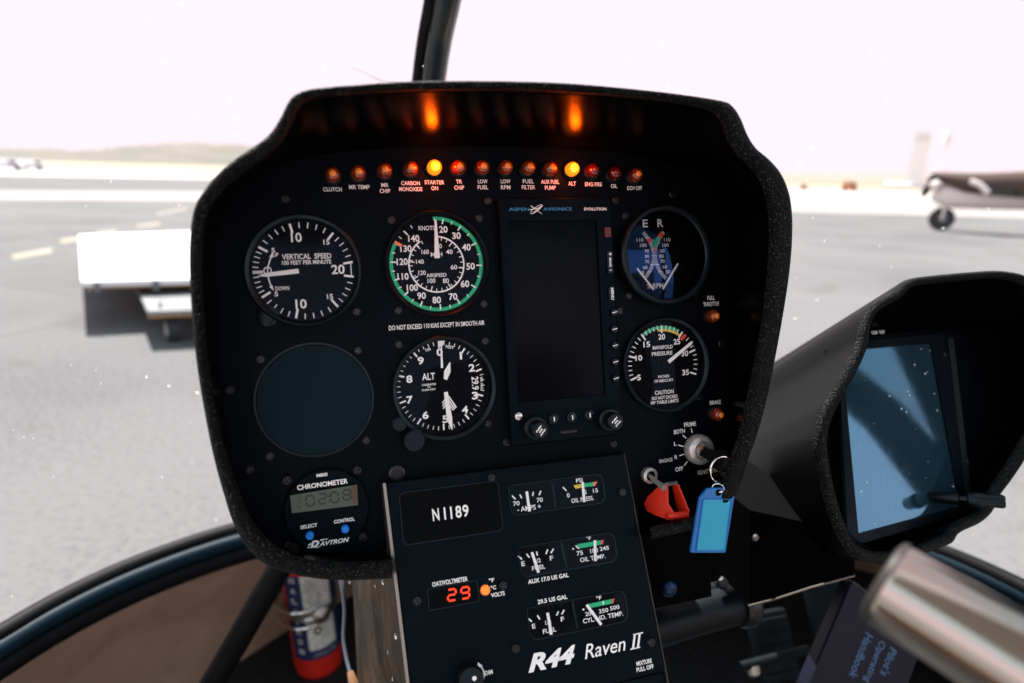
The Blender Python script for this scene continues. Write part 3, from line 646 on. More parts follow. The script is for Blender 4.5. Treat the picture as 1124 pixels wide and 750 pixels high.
# ------------------------------------------------------------------ ignition switch, key, ring, tag
F = PF.sub(766, 493, .003); F.o = F.o-F.Z*.003
g = thing('ignition_switch', F, 'round silver ignition switch with a key in it', 'switch')
kr = []
for r_, z_ in ((.0118,0),(.0127,.002),(.0127,.008),(.0116,.0098),(.0108,.0106),(.0080,.0114),(.0072,.0100)):
    kr.append([((r_*(1+(.018 if (i % 2 and .001 < z_ < .009) else 0)))*math.cos(2*PI*i/96), (r_*(1+(.018 if (i % 2 and .001 < z_ < .009) else 0)))*math.sin(2*PI*i/96), z_) for i in range(96)])
MB().loft(kr).build('knurled_ring', mat('satin_nickel', (.55,.54,.52), .32, .55, .6), g, angle=35)
MB().lathe([(.0070,.0095),(.0058,.0145),(.0052,.0145),(.0050,.0120)], n=32, cap0=False, cap1=True).build('lock_barrel', M['silver'], g, angle=35)
Fk = PF.sub(768, 494, .012); g = thing('ignition_key', Fk, 'black headed key standing in the ignition switch', 'key')
MB().box((-.0012,-.0040,0),(.0012,.0040,.006)).build('blade', M['wood'], g, smooth=False)
dd = Fk.loc(PF.world(PF.p3(797,508,.044))); dv = dd.normalized()
e2 = Vector((.35,.9,0)); e2 = (e2 - dv*e2.dot(dv)).normalized(); e3 = dv.cross(e2)
def obox(a, b, w, t, wb=None):
    wb = wb or w; vs = []
    for p, ww in ((a,w),(b,wb)):
        for s1, s2 in ((-1,-1),(1,-1),(1,1),(-1,1)): vs.append(p + e2*(s1*ww/2) + e3*(s2*t/2))
    return MB().add([tuple(v) for v in vs], [(3,2,1,0),(4,5,6,7),(0,1,5,4),(1,2,6,5),(2,3,7,6),(3,0,4,7)])
kb = obox(Vector((0,0,.001))+dv*.003, dv*.022, .0080, .0045, .0095); kb.lathe([(.0075,-.0022),(.0085,-.0015),(.0085,.0015),(.0075,.0022)], c=dv*.026, n=28, axis=e3)
kb.build('key_head', M['rubber'], g)
rc = PF.p3(790.5,515,.042); Fr = PF.subl(rc); g = thing('key_ring', Fr, 'steel split ring hanging from the ignition key', 'key ring')
m = MB(); rr = .0100
for dz, dr in ((0,0),(.0013,.0004)):
    m.tube([((rr+dr)*math.cos(t)*.93, (rr+dr)*math.sin(t)*1.02, dz+.002*math.sin(t)) for t in [i*2*PI/40 for i in range(40)]], .00062, 8, True)
m.build('split_ring', M['chrome'], g)
TH = .044; tp = lambda x, y, h=TH: PF.p3(x, y, h)
Ft = PF.subl(tp(786,540)); g = thing('key_tag', Ft, 'bright blue plastic key tag hanging on the key ring', 'key tag')
tl = lambda x, y: Ft.uv(x, y, 0)
otl = [tl(*p) for p in ((757.5,606.5),(795.5,606.5),(805.5,544),(799,535),(776,536),(767.5,546))]
ho = disc(.0021, 20, tl(787.5,539.5))
m = MB(); m.slab(rpoly(otl,.0012,3), -.0013, .0013, .0004); m.build('tag_body', M['tagblue'], g, angle=30)
itl = [tl(*p) for p in ((763.2,603.6),(794.2,603.6),(801,547.8),(770.8,547.8))]
MB().slab(itl, .0012, .0016).build('paper_insert', M['tagin'], g, smooth=False)
m = MB(); n_ = len(itl)
m.loft([[(*p,.0013) for p in inset(itl,-.0009)], [(*p,.0022) for p in inset(itl,-.0006)], [(*p,.0022) for p in itl], [(*p,.0016) for p in itl]]); m.build('raised_frame', M['tagblue'], g, angle=30)
MB().lathe([(.0026,.0013),(.0026,.0016),(.0018,.0018)], c=(*tl(787.5,540.5),0), n=20).build('eyelet', M['dial'], g)
q = tl(787.5,535.5); MB().tube([(q.x+.0032*math.cos(t), q.y+.0034*math.sin(t), .001+.003*math.cos(t*1)) for t in [i*2*PI/24 for i in range(24)]], .00055, 8, True).build('small_ring', M['chrome'], g)
# ------------------------------------------------------------------ guarded toggle switch
F = PF.sub(713, 522, .003); F.o = F.o-F.Z*.003
g = thing('toggle_switch', F, 'metal toggle switch with its red safety guard hanging open', 'switch')
MB().lathe([(.0066,0),(.0068,.002),(.0066,.005),(.0045,.0062),(.0040,.0050)], n=28, cap0=False, cap1=False).build('mounting_nut', M['silver'], g, angle=35)
tip = F.loc(PF.world(PF.p3(729,536,.022))); MB().tube([(0,0,.002), tip*.5, tip], [.0017,.0021,.0027], 14).build('lever', M['silver'], g)
# guard: two cheeks joined by a roll bar; outlines lie in planes square to the panel
ga = F.loc(PF.world(PF.p3(708,556,.002)))
gd = MB(); hm = lambda x, y, h: F.loc(PF.world(PF.p3(x, y, h)))
Lo = [hm(724,533,.010), hm(711,545,.004), hm(707,553,.004), hm(710,561,.006), hm(722,567,.018), hm(737,571.5,.026), hm(738,563,.028), hm(732,553,.022), hm(731.5,532,.016)]
def plate_solid(mb, pts, off):
    n = len(pts); vs = [tuple(p) for p in pts] + [tuple(p+off) for p in pts]
    mb.add(vs, [tuple(range(n-1,-1,-1)), tuple(range(n,2*n))] + [(i,(i+1)%n,n+(i+1)%n,n+i) for i in range(n)])
plate_solid(gd, Lo, Vector((.0014,0,.0004)))
Ro = [hm(738,534,.010), hm(743,531.5,.014), hm(747,541,.018), hm(755,561,.028), hm(753,570,.026), hm(748,569,.018), hm(742,556,.008)]
plate_solid(gd, Ro, Vector((.0014,0,.0004)))
gd.tube([hm(732,567,.026), hm(754.5,565,.027)], .0030, 14)
gd.build('guard', M['redplastic'], g, angle=30)

# ================================================================== CENTRE CONSOLE
CUP = dirw((-.158,-.969,.187)); CX = PU; CUP = (CUP - CX*CUP.dot(CX)).normalized()
CF = Frame(PF.world(PF.p3(555,513,.010)), CX, CUP)
CON = thing('centre_console', CF, 'sloping black centre console with riveted bare metal side below the panel', 'console')
tl_, tr_ = CF.uv(424,531), CF.uv(684,497); br_, bl_ = CF.uv(735,775), CF.uv(456,800)
ytop = (tl_.y+tr_.y)/2
face = [(bl_.x, -.30), (CF.uv(748,850).x, -.30), (tr_.x, ytop), (tl_.x, ytop)]
# straight sides fitted to the two long edges
def xat(pa, pb, y): a, b = CF.uv(*pa), CF.uv(*pb); return a.x + (b.x-a.x)*(y-a.y)/(b.y-a.y)
yb = CF.uv(690,746).y
face = [(xat((424,531),(450,750),yb), yb), (xat((684,497),(731,741),yb), yb), (xat((684,497),(731,741),ytop), ytop), (xat((424,531),(450,750),ytop), ytop)]
MB().slab(rpoly(face,.002,3), -.003, 0, .0006).build('face_plate', M['console'], CON, angle=30)
lowf = [(face[0][0]-.001, yb-.16), (face[1][0]+.001, yb-.16), (face[1][0]+.001, yb-.0015), (face[0][0]-.001, yb-.0015)]
MB().slab(lowf, -.006, -.002, .0006).build('lower_plate', M['console'], CON, angle=30)
# pale edge strips whose colour stands in for the bevel highlight
m = MB(); m.box((face[3][0]-.0022, yb-.16, -.010),(face[3][0]-.0003, ytop, .0006)) if abs(face[3][0]-face[0][0]) < .001 else None
m = MB()
for (a, b, s) in ((face[3], face[0], -1), (face[2], face[1], 1)):
    w = .0021 if s < 0 else .0009; ax, bx = a[0]+s*.0004, b[0]+s*.0004
    ex = bx + (bx-ax)*.16/(ytop-yb)
    vs = [(ax,a[1],-.004),(ax+s*w,a[1],-.004),(ex+s*w,yb-.16,-.004),(ex,yb-.16,-.004),(ax,a[1],.0008),(ax+s*w,a[1],-.0002),(ex+s*w,yb-.16,-.0002),(ex,yb-.16,.0008)]
    m.add(vs, [(0,1,2,3),(7,6,5,4),(0,4,5,1),(2,6,7,3),(0,3,7,4),(1,5,6,2)])
m.build('edge_strip', M['edge'], CON, smooth=False)
# sides
floor_z = .47
Lf = [CF.world((face[3][0]-.0026, ytop, -.004)), CF.world((2*face[0][0]-face[3][0]-.0026, 2*yb-ytop, -.004))]
back_t = at_depth(383,560,.80); back_b = at_depth(397,830,.80)
def side(a, b, c, d, n=10):
    m = MB(); vs = []
    for i in range(n+1):
        for j in range(n+1):
            s, t = i/n, j/n; vs.append(tuple(CF.loc((a*(1-s)+b*s)*(1-t) + (d*(1-s)+c*s)*t)))
    m.add(vs, [(i*(n+1)+j, (i+1)*(n+1)+j, (i+1)*(n+1)+j+1, i*(n+1)+j+1) for i in range(n) for j in range(n)]); return m
side(Lf[0], Lf[1], back_b, back_t).build('side_wall', M['alum'], CON)
Rf = [CF.world((face[2][0]+.0018, ytop, -.004)), CF.world((2*face[1][0]-face[2][0]+.0018, 2*yb-ytop, -.004))]
side(Rf[1], Rf[0], Rf[0]-HX*-.02+HY*.33, Rf[1]+HX*.02+HY*.33).build('side_wall', M['blackmetal'], CON)
# rivets along the bare side
nrm = (Lf[1]-Lf[0]).cross(back_t-Lf[0]).normalized(); nrm = nrm if nrm.dot(CAMLOC-Lf[0]) > 0 else -nrm
rv0 = None
for x, y in ((413,644),(414,670),(435,699),(427,716),(404,738),(432,745),(384,640),(421,640),(408,705)):
    r = ray(x,y); t = (Lf[0]-CAMLOC).dot(nrm)/r.dot(nrm); p = CAMLOC+r*t
    nl = CF.loc(CF.o+nrm)
    if rv0 is None:
        rv0 = MB().lathe([(.0026,0),(.0023,.0010),(.0012,.0016),(.0001,.0018)], n=16, axis=nl).build('rivet', M['steel'], CON); o = rv0
    else: o = rv0.copy(); COL.objects.link(o); o.parent = CON
    o.location = CF.loc(p)
for i, (x, y) in enumerate(((457.5,659.5),(552,642),(565.5,711.5),(714,705),(539,524.5),(682.5,540.5))):
    o = s0.copy(); COL.objects.link(o); o.parent = CON; o.location = CF.p3(x,y,.0003); o.rotation_euler = (0,0,i*1.1); o.scale = (1.1,1.1,2.0)
m = MB(); zc = Zm(CF, 0, 0, 1, .0005)
def ctext(mb, t, x, y, w, h, **k): return zc.text(mb, t, x, y, w, h, .0006, **k)
for ts in ((('OAT/VOLTMETER',494,638.5,39,5.2),),(('°F',539.5,637,6,4.6),),(('°C',541.5,645,6,4.6),),(('VOLTS',546.5,652.5,15,4.8),),(('AUX 17.0 US GAL',602,635,45,5.0),),(('29.5 US GAL',606.5,658,33,5.0),),(('MIXTURE',707,727,17,5),('PULL OFF',708,733.5,19,5)),(('DIM',536.5,738.2,8.5,5),)):
    m = MB()
    for t in ts: ctext(m, *t, bold=.02)
    m.build('caption', M['white'], CON, smooth=False)
m = MB(); ctext(m, 'R44', 606,723,54,20, bold=.035, shear=.35); ctext(m, 'Raven', 664,711,46,16, bold=.0, shear=.3); ctext(m, 'II', 698.5,703.5,12.5,16, bold=.0, shear=.3)
for yy in (-1, 1): q = CF.uv(698.5+(-1.5 if yy > 0 else 1.5), 703.5+8*yy); m.line((q.x-.0042,q.y), (q.x+.0042,q.y), .0009, z=.0006)
m.build('nameplate_lettering', M['white'], CON, smooth=False)
# registration window
def window(name, px4, label, cat, grp=None, rad=.004, depth=.0015, r4=None, lip=True):
    cx_ = sum(p[0] for p in px4)/4; cy_ = sum(p[1] for p in px4)/4
    F = CF.sub(cx_, cy_); g = thing(name, F, label, cat, grp)
    o4 = [F.uv(x, y) for x, y in px4]                  # tl tr br bl
    l = (o4[0].x+o4[3].x)/2; r = (o4[1].x+o4[2].x)/2; t = (o4[0].y+o4[1].y)/2; b = (o4[2].y+o4[3].y)/2
    rr = r4 or [rad]*4                                  # bl br tr tl
    out = rpoly([(l,b),(r,b),(r,t),(l,t)], rr, 6)
    m = MB(); m.loft([[(*p,.0003) for p in inset(out,-.0009)], [(*p,.0010) for p in inset(out,-.0006)], [(*p,.0010) for p in out], [(*p,.0004) for p in out]])
    m.build('frame', M['bezel'], g, angle=25)
    f = MB().flat(out, .0005).build('dial_face', M['dial'], g, smooth=False)
    return F, g, f, (l,b,r,t), out
F, g, f, bb, out = window('registration_plate', ((439,543.5),(546,526.5),(550.5,581.5),(443,598.5)), 'black rounded plate showing the registration N1189', 'plate')
z = Zm(F, 0, 0, 1, .0006); m = MB()
for t, x in (('N',478.3),('I',488.2),('I',495.2),('8',503.2),('9',511)): z.text(m, t, x, 563-(x-494)*.13, 7.4 if t == 'N' else (1.9 if t == 'I' else 6.6), 13.6, .0008, bold=.015)
m.build('lettering', M['white'], f, smooth=False)
# twin meters
def twin(px4, name_lab, div, texts, needles, tick, bars, grp='twin meters on the console'):
    F, g, f, bb, out = window('twin_meter', px4, name_lab, 'meter', grp, r4=[.0065,.0065,.0065,.0015])
    z = Zm(F, 0, 0, 1, .0006); m = MB()
    for t in texts: z.text(m, *t, .0009, bold=.01)
    for a, b in tick: m.line(z.p(*a), z.p(*b), .0011, z=.0009)
    m.build('markings', M['white'], f, smooth=False)
    for key, pts in bars: MB().flat([z.p(*p) for p in pts], .0008).build(key+'_band', M[key], f, smooth=False)
    for a, b in needles: MB().line(z.p(*a), z.p(*b), .0022, .0022, .0018).build('needle', M['needle'], g, smooth=False)
    MB().line(z.p(*div[0]), z.p(*div[1]), .0016, z=.0024).build('divider', M['bezel'], g, smooth=False)
    MB().flat(out, .0030).build('glass', M['glass'], g, smooth=False)
s = 5.36
A = lambda x, y: (540+x/s, 505+y/s)
twin(((557.5,535),(658,519.5),(666,549.5),(562,567)), 'top twin meter on the console showing AMPS and OIL PRESS', (A(350,135),A(372,283)),
     [('70',*A(143,256),38/s,26/s),('70',*A(280,235),36/s,26/s),('- AMPS +',*A(218,282),140/s,30/s),('0',*A(448,208),16/s,26/s),('5',*A(548,190),16/s,26/s),('15',*A(608,180),30/s,24/s),('PSI',*A(513,120),38/s,24/s),('OIL PRESS.',*A(532,232),132/s,26/s)],
     [(A(202,185),A(218,303)),(A(530,130),A(540,248))], [(A(118,210),A(138,232)),(A(163,203),A(175,226)),(A(243,188),A(238,212)),(A(288,182),A(276,207)),(A(416,160),A(438,182))],
     [('yellow',[A(478,150),A(530,140),A(532,162),A(492,170)]),('green',[A(530,140),A(598,130),A(592,155),A(532,162)]),('orange',[A(598,130),A(620,127),A(606,152),A(592,155)])])
twin(((568,603.5),(671,583.5),(679,614),(573.5,634.5)), 'middle twin meter on the console showing FUEL and OIL TEMP', (A(400,475),A(436,635)),
     [('E',*A(183,610),20/s,28/s),('1/2',*A(268,592),36/s,26/s),('F',*A(350,577),20/s,28/s),('FUEL',*A(274,632),78/s,26/s),('75',*A(516,548),38/s,26/s),('180',*A(600,533),46/s,26/s),('245',*A(660,520),54/s,24/s),('OIL TEMP.',*A(592,577),150/s,26/s),('°F',*A(568,460),28/s,22/s)],
     [(A(232,542),A(272,662)),(A(602,472),A(605,594))], [(A(153,565),A(176,584)),(A(203,552),A(220,575)),(A(262,538),A(266,562)),(A(328,526),A(316,554)),(A(362,522),A(346,548)),(A(472,524),A(482,522)),(A(492,504),A(512,522))],
     [('green',[A(500,496),A(645,472),A(640,498),A(516,520)]),('red',[A(645,472),A(658,470),A(652,496),A(640,498)])])
s = 3.876
Bq = lambda x, y: (440+x/s, 610+y/s)
twin(((577.5,669),(683,648),(690.5,679.5),(584,703.5)), 'bottom twin meter on the console showing FUEL and CYL HD TEMP', (Bq(725,193),Bq(748,308)),
     [('E',*Bq(565,300),14/s,20/s),('1/2',*Bq(627,284),26/s,18/s),('F',*Bq(687,270),14/s,20/s),('FUEL',*Bq(632,318),56/s,20/s),('200',*Bq(803,246),38/s,18/s),('350',*Bq(862,234),40/s,18/s),('500',*Bq(909,221),40/s,18/s),('CYL. HD. TEMP.',*Bq(860,262),172/s,20/s),('°F',*Bq(842,180),22/s,18/s)],
     [(Bq(622,242),Bq(638,335)),(Bq(788,208),Bq(850,293))], [(Bq(541,268),Bq(557,280)),(Bq(580,254),Bq(591,271)),(Bq(670,237),Bq(662,255)),(Bq(694,231),Bq(684,250)),(Bq(772,230),Bq(780,228)),(Bq(860,193),Bq(861,208))],
     [('green',[Bq(788,208),Bq(900,184),Bq(897,204),Bq(800,224)]),('red',[Bq(900,184),Bq(909,182),Bq(905,202),Bq(897,204)])])
# temperature and volt readout
Fd, g, f, bb, out = window('digital_readout', ((469,647.5),(522.5,637.5),(525.5,659.5),(472,669.5)), 'small black readout glowing a red 29 on the console', 'readout', rad=.0008)
z = Zm(Fd, 440, 610, 3.876, .0008); m = MB(); seven(m, '2', z.p(217,167), .0029, .0038, .0013, .0009, .06); seven(m, '9', z.p(274,158), .0029, .0038, .0013, .0009, .06)
m.build('digits', M['led'], f, smooth=False)
F = CF.sub(532.5,647.7); g = thing('indicator_light', F, 'tiny glowing orange light beside the VOLTS caption', 'indicator light')
MB().lathe([(.0036,0),(.0034,.0016),(.002,.0028),(.0001,.0031)], n=24).build('lens', M['ledo'], g); MB().lathe([(.0044,0),(.0044,.0008),(.0036,.0008)], n=24, cap0=False, cap1=False).build('collar', M['screw'], g)
F = CF.sub(514,742); g = thing('dimmer_knob', F, 'small ribbed black dimmer knob at the bottom of the console', 'knob')
m = MB(); pr = []
for r_, z_ in ((.0090,0),(.0090,.010),(.0080,.012)):
    pr.append([((r_*(1+.05*(i % 2)))*math.cos(2*PI*i/48), (r_*(1+.05*(i % 2)))*math.sin(2*PI*i/48), z_) for i in range(48)])
m.loft(pr); m.add(pr[-1], [tuple(range(48))]); m.build('knob_body', M['bezel'], g, angle=30)
MB().lathe([(.0016,.0119),(.0014,.0128),(.0001,.0130)], c=(.002,.001,0), n=16).build('white_dot', M['white'], g)
m = MB(); arc = [CF.uv(x,y) for x, y in ((530.5,746),(531.3,740),(530,735),(527.5,731.5))]; m.ribbon(crom([Vector((*a,0)) for a in arc],4,False), .0009, .0006)
q = CF.uv(526.5,730); m.flat([q+Vector((-.0012,.0022)), q+Vector((-.0020,-.0020)), q+Vector((.0022,-.0010))], .0006); m.build('dimmer_arrow', M['white'], CON, smooth=False)

# ================================================================== RIGHT DISPLAY POD
DU = dirw((.914,-.063,.40)); DUP = -dirw((.0586+.02,.970,-.237)); 
DF = Frame(at_depth(1000,480,.66), DU, DUP)
POD = thing('display_pod', DF, 'second smaller hooded pod on the right carrying the moving map screen', 'display pod')
ro = [(1124,303),(1105,298.5),(1085,297.5),(1050,300),(1020,303),(1001,305.5),(990,310),(979,320),(967,327),(956,334),(948,346),(943.5,360),(940,376),(934,390),(924,409),(911,431),(901,449),(896.5,466),(894.5,481),(896,502),(902,532),(910,562),(919,587),(929,604),(942,615),(965,618),(1000,613),(1030,602),(1044,596),(1049,588),(1056,583),(1075,574),(1088,562),(1096,545),(1110,526),(1124,505),(1145,470),(1160,430),(1166,390),(1158,345),(1142,315)]
ri = [(1118,311),(1102,307),(1084,306),(1051,309),(1022,311.5),(1005,314),(996,319),(986,329),(973,336),(964,342),(957,351),(954,362),(952,378),(946,395),(936,415),(924,437),(914,455),(909,470),(907,483),(908,502),(913,530),(920,558),(928,580),(936,594),(948,603),(967,606),(1000,601),(1028,590),(1038,585),(1043,578),(1050,572),(1068,564),(1078,553),(1086,537),(1099,517),(1112,497),(1131,464),(1145,428),(1150,390),(1144,350),(1132,322)]
dh = lambda y: .075 - .045*max(0, min(1, (y-300)/310))
RO = crom([DF.p3(x,y,dh(y)) for x,y in ro], 5); RI = crom([DF.p3(x,y,dh(y)) for x,y in ri], 5)
pl = [DF.p3(x,y,-.004) for x,y in ((925,385),(940,374),(1000,364),(1062,361),(1085,366),(1095,400),(1102,480),(1098,520),(1082,552),(1060,566),(1000,584),(948,594),(934,588),(922,560),(914,500),(916,430))]
PLd = crom(pl, 6); pc = Vector(DF.p3(1005,470,0))
def hit(loop, p):
    a = math.atan2(p.y-pc.y, p.x-pc.x); best = 0
    for i in range(len(loop)):
        q0, q1 = loop[i], loop[(i+1) % len(loop)]; d = Vector((math.cos(a), math.sin(a))); u = Vector((q0.x-pc.x, q0.y-pc.y)); v = Vector((q1.x-q0.x, q1.y-q0.y)); den = d.x*v.y-d.y*v.x
        if abs(den) < 1e-12: continue
        t = (u.x*v.y-u.y*v.x)/den; s_ = (u.x*d.y-u.y*d.x)/den
        if t > best and -1e-6 <= s_ <= 1.000001: best = t
    return Vector((pc.x+math.cos(a)*best, pc.y+math.sin(a)*best, -.004))
PB = [hit(PLd, p) for p in RI]
MB().loft([[mix(b,i,t) for b,i in zip(PB,RI)] for t in (0,.5,.97)]).build('hood_lining', M['hoodin'], POD, angle=60)
bead = [[mix(i,o,t)+Vector((0,0,.004*k)) for i,o in zip(RI,RO)] for t,k in ((0,-.3),(.06,.35),(.2,.75),(.4,1),(.6,1),(.8,.75),(.95,.35),(1,-.4))]
MB().loft(bead).build('edge_trim', M['trim'], POD, angle=80)
MB().slab([(p.x,p.y) for p in PLd], -.008, -.004).build('face_plate', M['plate'], POD, smooth=False)
back = []
crm = crom([Vector((x,y)) for x,y in ro], 5)
for q, o in zip(crm, RO):
    b = DF.loc(at_depth(838+(q.x-1010)*.35, 494+(q.y-450)*.60, .98)); back.append(b)
l0 = [p+Vector((0,0,-.0018)) for p in RO]
MB().loft([list(reversed(l)) for l in (l0, [mix(a,b,.12) for a,b in zip(l0,back)], [mix(a,b,.5) for a,b in zip(l0,back)], back)]).build('hood', mat('pod_skin', (.0010,.0014,.0016), .42, 0, .03, (400,.2,.0006)), POD, angle=60)
for x, y in ((838,496),(852,496.5),(1071,376)):
    pass
# moving map
F = DF.sub(1000,480,0); g = thing('map_display', F, 'tablet style moving map display with bluish reflecting screen in the right pod', 'display')
hB = .012; q = lambda x,y,h=hB: F.uv(x,y,h)
sc = [q(942.5,586), q(1054,556), q(1022,377), q(924,385)]
ou = [q(930,603), q(1071,562), q(1037,364), q(919,376)]
def ccw(p): return p if sum(p[i][0]*p[(i+1)%len(p)][1]-p[(i+1)%len(p)][0]*p[i][1] for i in range(len(p))) > 0 else p[::-1]
ou_ = rpoly(ccw(ou), .005, 4); sc_ = rpoly(ccw(sc), .001, 4)
MB().loft([[(*p,-.004) for p in ou_], [(*p,hB-.002) for p in ou_], [(*p,hB) for p in inset(ou_,.0015)], [(*p,hB) for p in sc_], [(*p,hB-.002) for p in sc_]]).build('bezel', M['console'], g, angle=30)
def screen_mat():
    m = bpy.data.materials.new('sky_blue_screen'); m.use_nodes = True; nt = m.node_tree; b = nt.nodes['Principled BSDF']
    b.inputs['Base Color'].default_value = (.060,.160,.235,1); b.inputs['Metallic'].default_value = .85  # blue of the reflected sky put into the mirror colour
    tc = nt.nodes.new('ShaderNodeTexCoord'); n = nt.nodes.new('ShaderNodeTexNoise'); n.inputs['Scale'].default_value = 60; n.inputs['Detail'].default_value = 6; n.inputs['Distortion'].default_value = 1.2
    mp = nt.nodes.new('ShaderNodeMapRange'); mp.inputs['From Min'].default_value = .35; mp.inputs['From Max'].default_value = .65; mp.inputs['To Min'].default_value = .05; mp.inputs['To Max'].default_value = .085
    nt.links.new(tc.outputs['Object'], n.inputs['Vector']); nt.links.new(n.outputs['Fac'], mp.inputs['Value']); nt.links.new(mp.outputs['Result'], b.inputs['Roughness'])
    n2 = nt.nodes.new('ShaderNodeTexNoise'); n2.inputs['Scale'].default_value = 95; n2.inputs['Detail'].default_value = 3; nt.links.new(tc.outputs['Object'], n2.inputs['Vector'])
    cr = nt.nodes.new('ShaderNodeValToRGB'); cr.color_ramp.elements[0].position = .68; cr.color_ramp.elements[0].color = (.060,.160,.235,1); cr.color_ramp.elements[1].position = .95; cr.color_ramp.elements[1].color = (.085,.20,.285,1)
    nt.links.new(n2.outputs['Fac'], cr.inputs['Fac']); nt.links.new(cr.outputs['Color'], b.inputs['Base Color'])
    return m
S = MB().flat(sc_, hB-.0016).build('screen', screen_mat(), g, smooth=False)
mr = MB().add([(*q(1040,372),hB+.0006),(*q(1062,562),hB+.0006),(*q(1068,560),hB+.0006),(*q(1046,371),hB+.0006),(*q(1040,372),hB-.001),(*q(1062,562),hB-.001)], [(0,1,2,3),(0,4,5,1)]).build('bezel_ridge', M['screw'], g, smooth=False)
zt = Zm(F,0,0,1,hB); m = MB(); zt.text(m,'COM',959.5,365.4,6.5,3.6,hB+.0003,bold=.02); zt.text(m,'NAV',968,364.6,6,3.6,hB+.0003,bold=.02); m.build('lettering', M['dimwhite'], g, smooth=False)
m = MB()
for i in range(38):
    while True:
        a, b2 = random.random(), random.random(); p = mix(mix(Vector(sc[0]),Vector(sc[1]),a), mix(Vector(sc[3]),Vector(sc[2]),a), b2)
        break
    r_ = random.choice((.0003,.0004,.0006,.0009)); n_ = 7
    m.flat([(p.x+r_*random.uniform(.6,1.3)*math.cos(2*PI*k/n_), p.y+r_*random.uniform(.6,1.3)*math.sin(2*PI*k/n_)) for k in range(n_)], hB-.0013)
tag(m.build('dust_specks', M['speck'], S, smooth=False), kind='stuff')
for i,(x,y) in enumerate(((1037,389),(1043,378),(1062,507),(1070,566),(925,592))):
    o = s0.copy(); COL.objects.link(o); o.parent = g; o.location = (*q(x,y), hB); o.scale = (.8,.8,1)
Fk = DF.sub(1080,549,.03); g = thing('range_knob', Fk, 'black knob sticking out at the lower right corner of the map display', 'knob')
pa, pb = Vector((0,0,0)), Fk.loc(at_depth(1104,551,.60)); pm = Fk.loc(at_depth(1022,545,.635))
dv = (pb-pm).normalized(); L1 = (pb-pm).length
MB().lathe([(.0045,0),(.0058,.002),(.0058,L1*.38),(.0030,L1*.40),(.0030,L1*.50),(.0072,L1*.52),(.0078,L1*.60),(.0070,L1*.72),(.0062,L1*.74),(.0064,L1*.96),(.0050,L1)], c=pm, n=28, axis=dv).build('knob_body', M['bezel'], g, angle=35)
# boxes and tube under the panel
def quadbox(name, px4, zd, depth, m, parent, bev=0):
    """flat fronted box: front corners tl tr br bl at camera depth zd (one each), running forward by depth"""
    zd = zd if isinstance(zd,(list,tuple)) else [zd]*4
    P = [at_depth(x,y,z_) for (x,y),z_ in zip(px4,zd)]; B = [p+HY*depth for p in P]
    return MB().add([tuple(p) for p in P+B], [(3,2,1,0),(4,5,6,7),(0,1,5,4),(1,2,6,5),(2,3,7,6),(3,0,4,7)])
FB = Frame(at_depth(745,660,.66), HX, (0,0,1))
def wbuild(mb, name, m, parent, F, **k):
    mb.v = [F.loc(v) for v in mb.v]; return mb.build(name, m, parent, **k)
g = thing('switch_box', FB, 'dark grey box under the right half of the panel beside the console', 'box')
wbuild(quadbox('', ((690,566),(777,556),(781,655),(700,672)), (.60,.63,.63,.60), .2, None, None), 'box_body', M['darkgrey'], g, FB, smooth=False)
b_ = MB().lathe([(.0075,0),(.008,.003),(.006,.006),(.003,.007)], c=at_depth(733,645,.60), n=20, axis=-HY); wbuild(b_, 'blue_fitting', M['bluebolt'], g, FB)
FB = Frame(at_depth(880,640,.62), HX, (0,0,1)); g = thing('pod_pedestal', FB, 'dark pedestal below the right display pod with a thin worn lower edge', 'pedestal')
wbuild(quadbox('', ((823,560),(938,585),(938,632),(823,664)), (.66,.60,.60,.66), .25, None, None), 'box_body', M['darkgrey'], g, FB, smooth=False)
m = MB().tube([at_depth(822,665,.655), at_depth(850,658,.64), at_depth(890,645,.62), at_depth(938,632,.597)], .0011, 8); wbuild(m, 'pale_edge', M['edge'], g, FB)  # thin pale tube along the lower edge
sc1 = MB().lathe([(.004,0),(.003,.002)], c=at_depth(829,590,.655), n=12, axis=-HY); wbuild(sc1, 'screw', M['zinc'], g, FB)
FB = Frame(at_depth(760,670,.70), HX, (0,0,1)); g = thing('cross_tube', FB, 'thick black cross tube running under the panel to the right of the console', 'tube')
m = MB().tube([at_depth(640,712,.66), at_depth(760,676,.70), at_depth(818,661,.72)], .021, 28); wbuild(m, 'tube', M['blackmetal'], g, FB)
m = MB().tube([at_depth(640,690,.69), at_depth(720,664,.71), at_depth(795,648,.73)], .011, 18); wbuild(m, 'upper_rail', M['blackmetal'], g, FB)
m = MB().lathe([(.024,0),(.027,.004),(.027,.014),(.024,.018)], c=at_depth(808,663,.715), n=32, axis=HX); wbuild(m, 'clamp_collar', M['screw'], g, FB, angle=30)
m = MB().lathe([(.007,0),(.007,.006),(.004,.008)], c=at_depth(793,642,.70), n=6, axis=Vector((0,0,1))-HY*.6); wbuild(m, 'hex_bolt', M['screw'], g, FB, smooth=False)
# foreground control tube, close to the lens
a0, a1 = at_depth(976,641,.250), at_depth(1240,806,.203); dv = (a1-a0); LL = dv.length; dv.normalize()
Fg = Frame(a0, HX, (0,0,1)); g = thing('control_tube', Fg, 'blurred bare metal tube in the right foreground with a dark end collar', 'tube')
m = MB().lathe([(.0168,.0),(.0173,.002),(.0173,LL)], c=a0, n=64, axis=dv); wbuild(m, 'tube', M['brushed'], g, Fg)
m = MB().lathe([(.0100,-.0035),(.0150,-.0032),(.0171,-.0022),(.0175,-.0005),(.0166,.0005)], c=a0, n=48, axis=dv); wbuild(m, 'end_collar', M['collar'], g, Fg, angle=30)
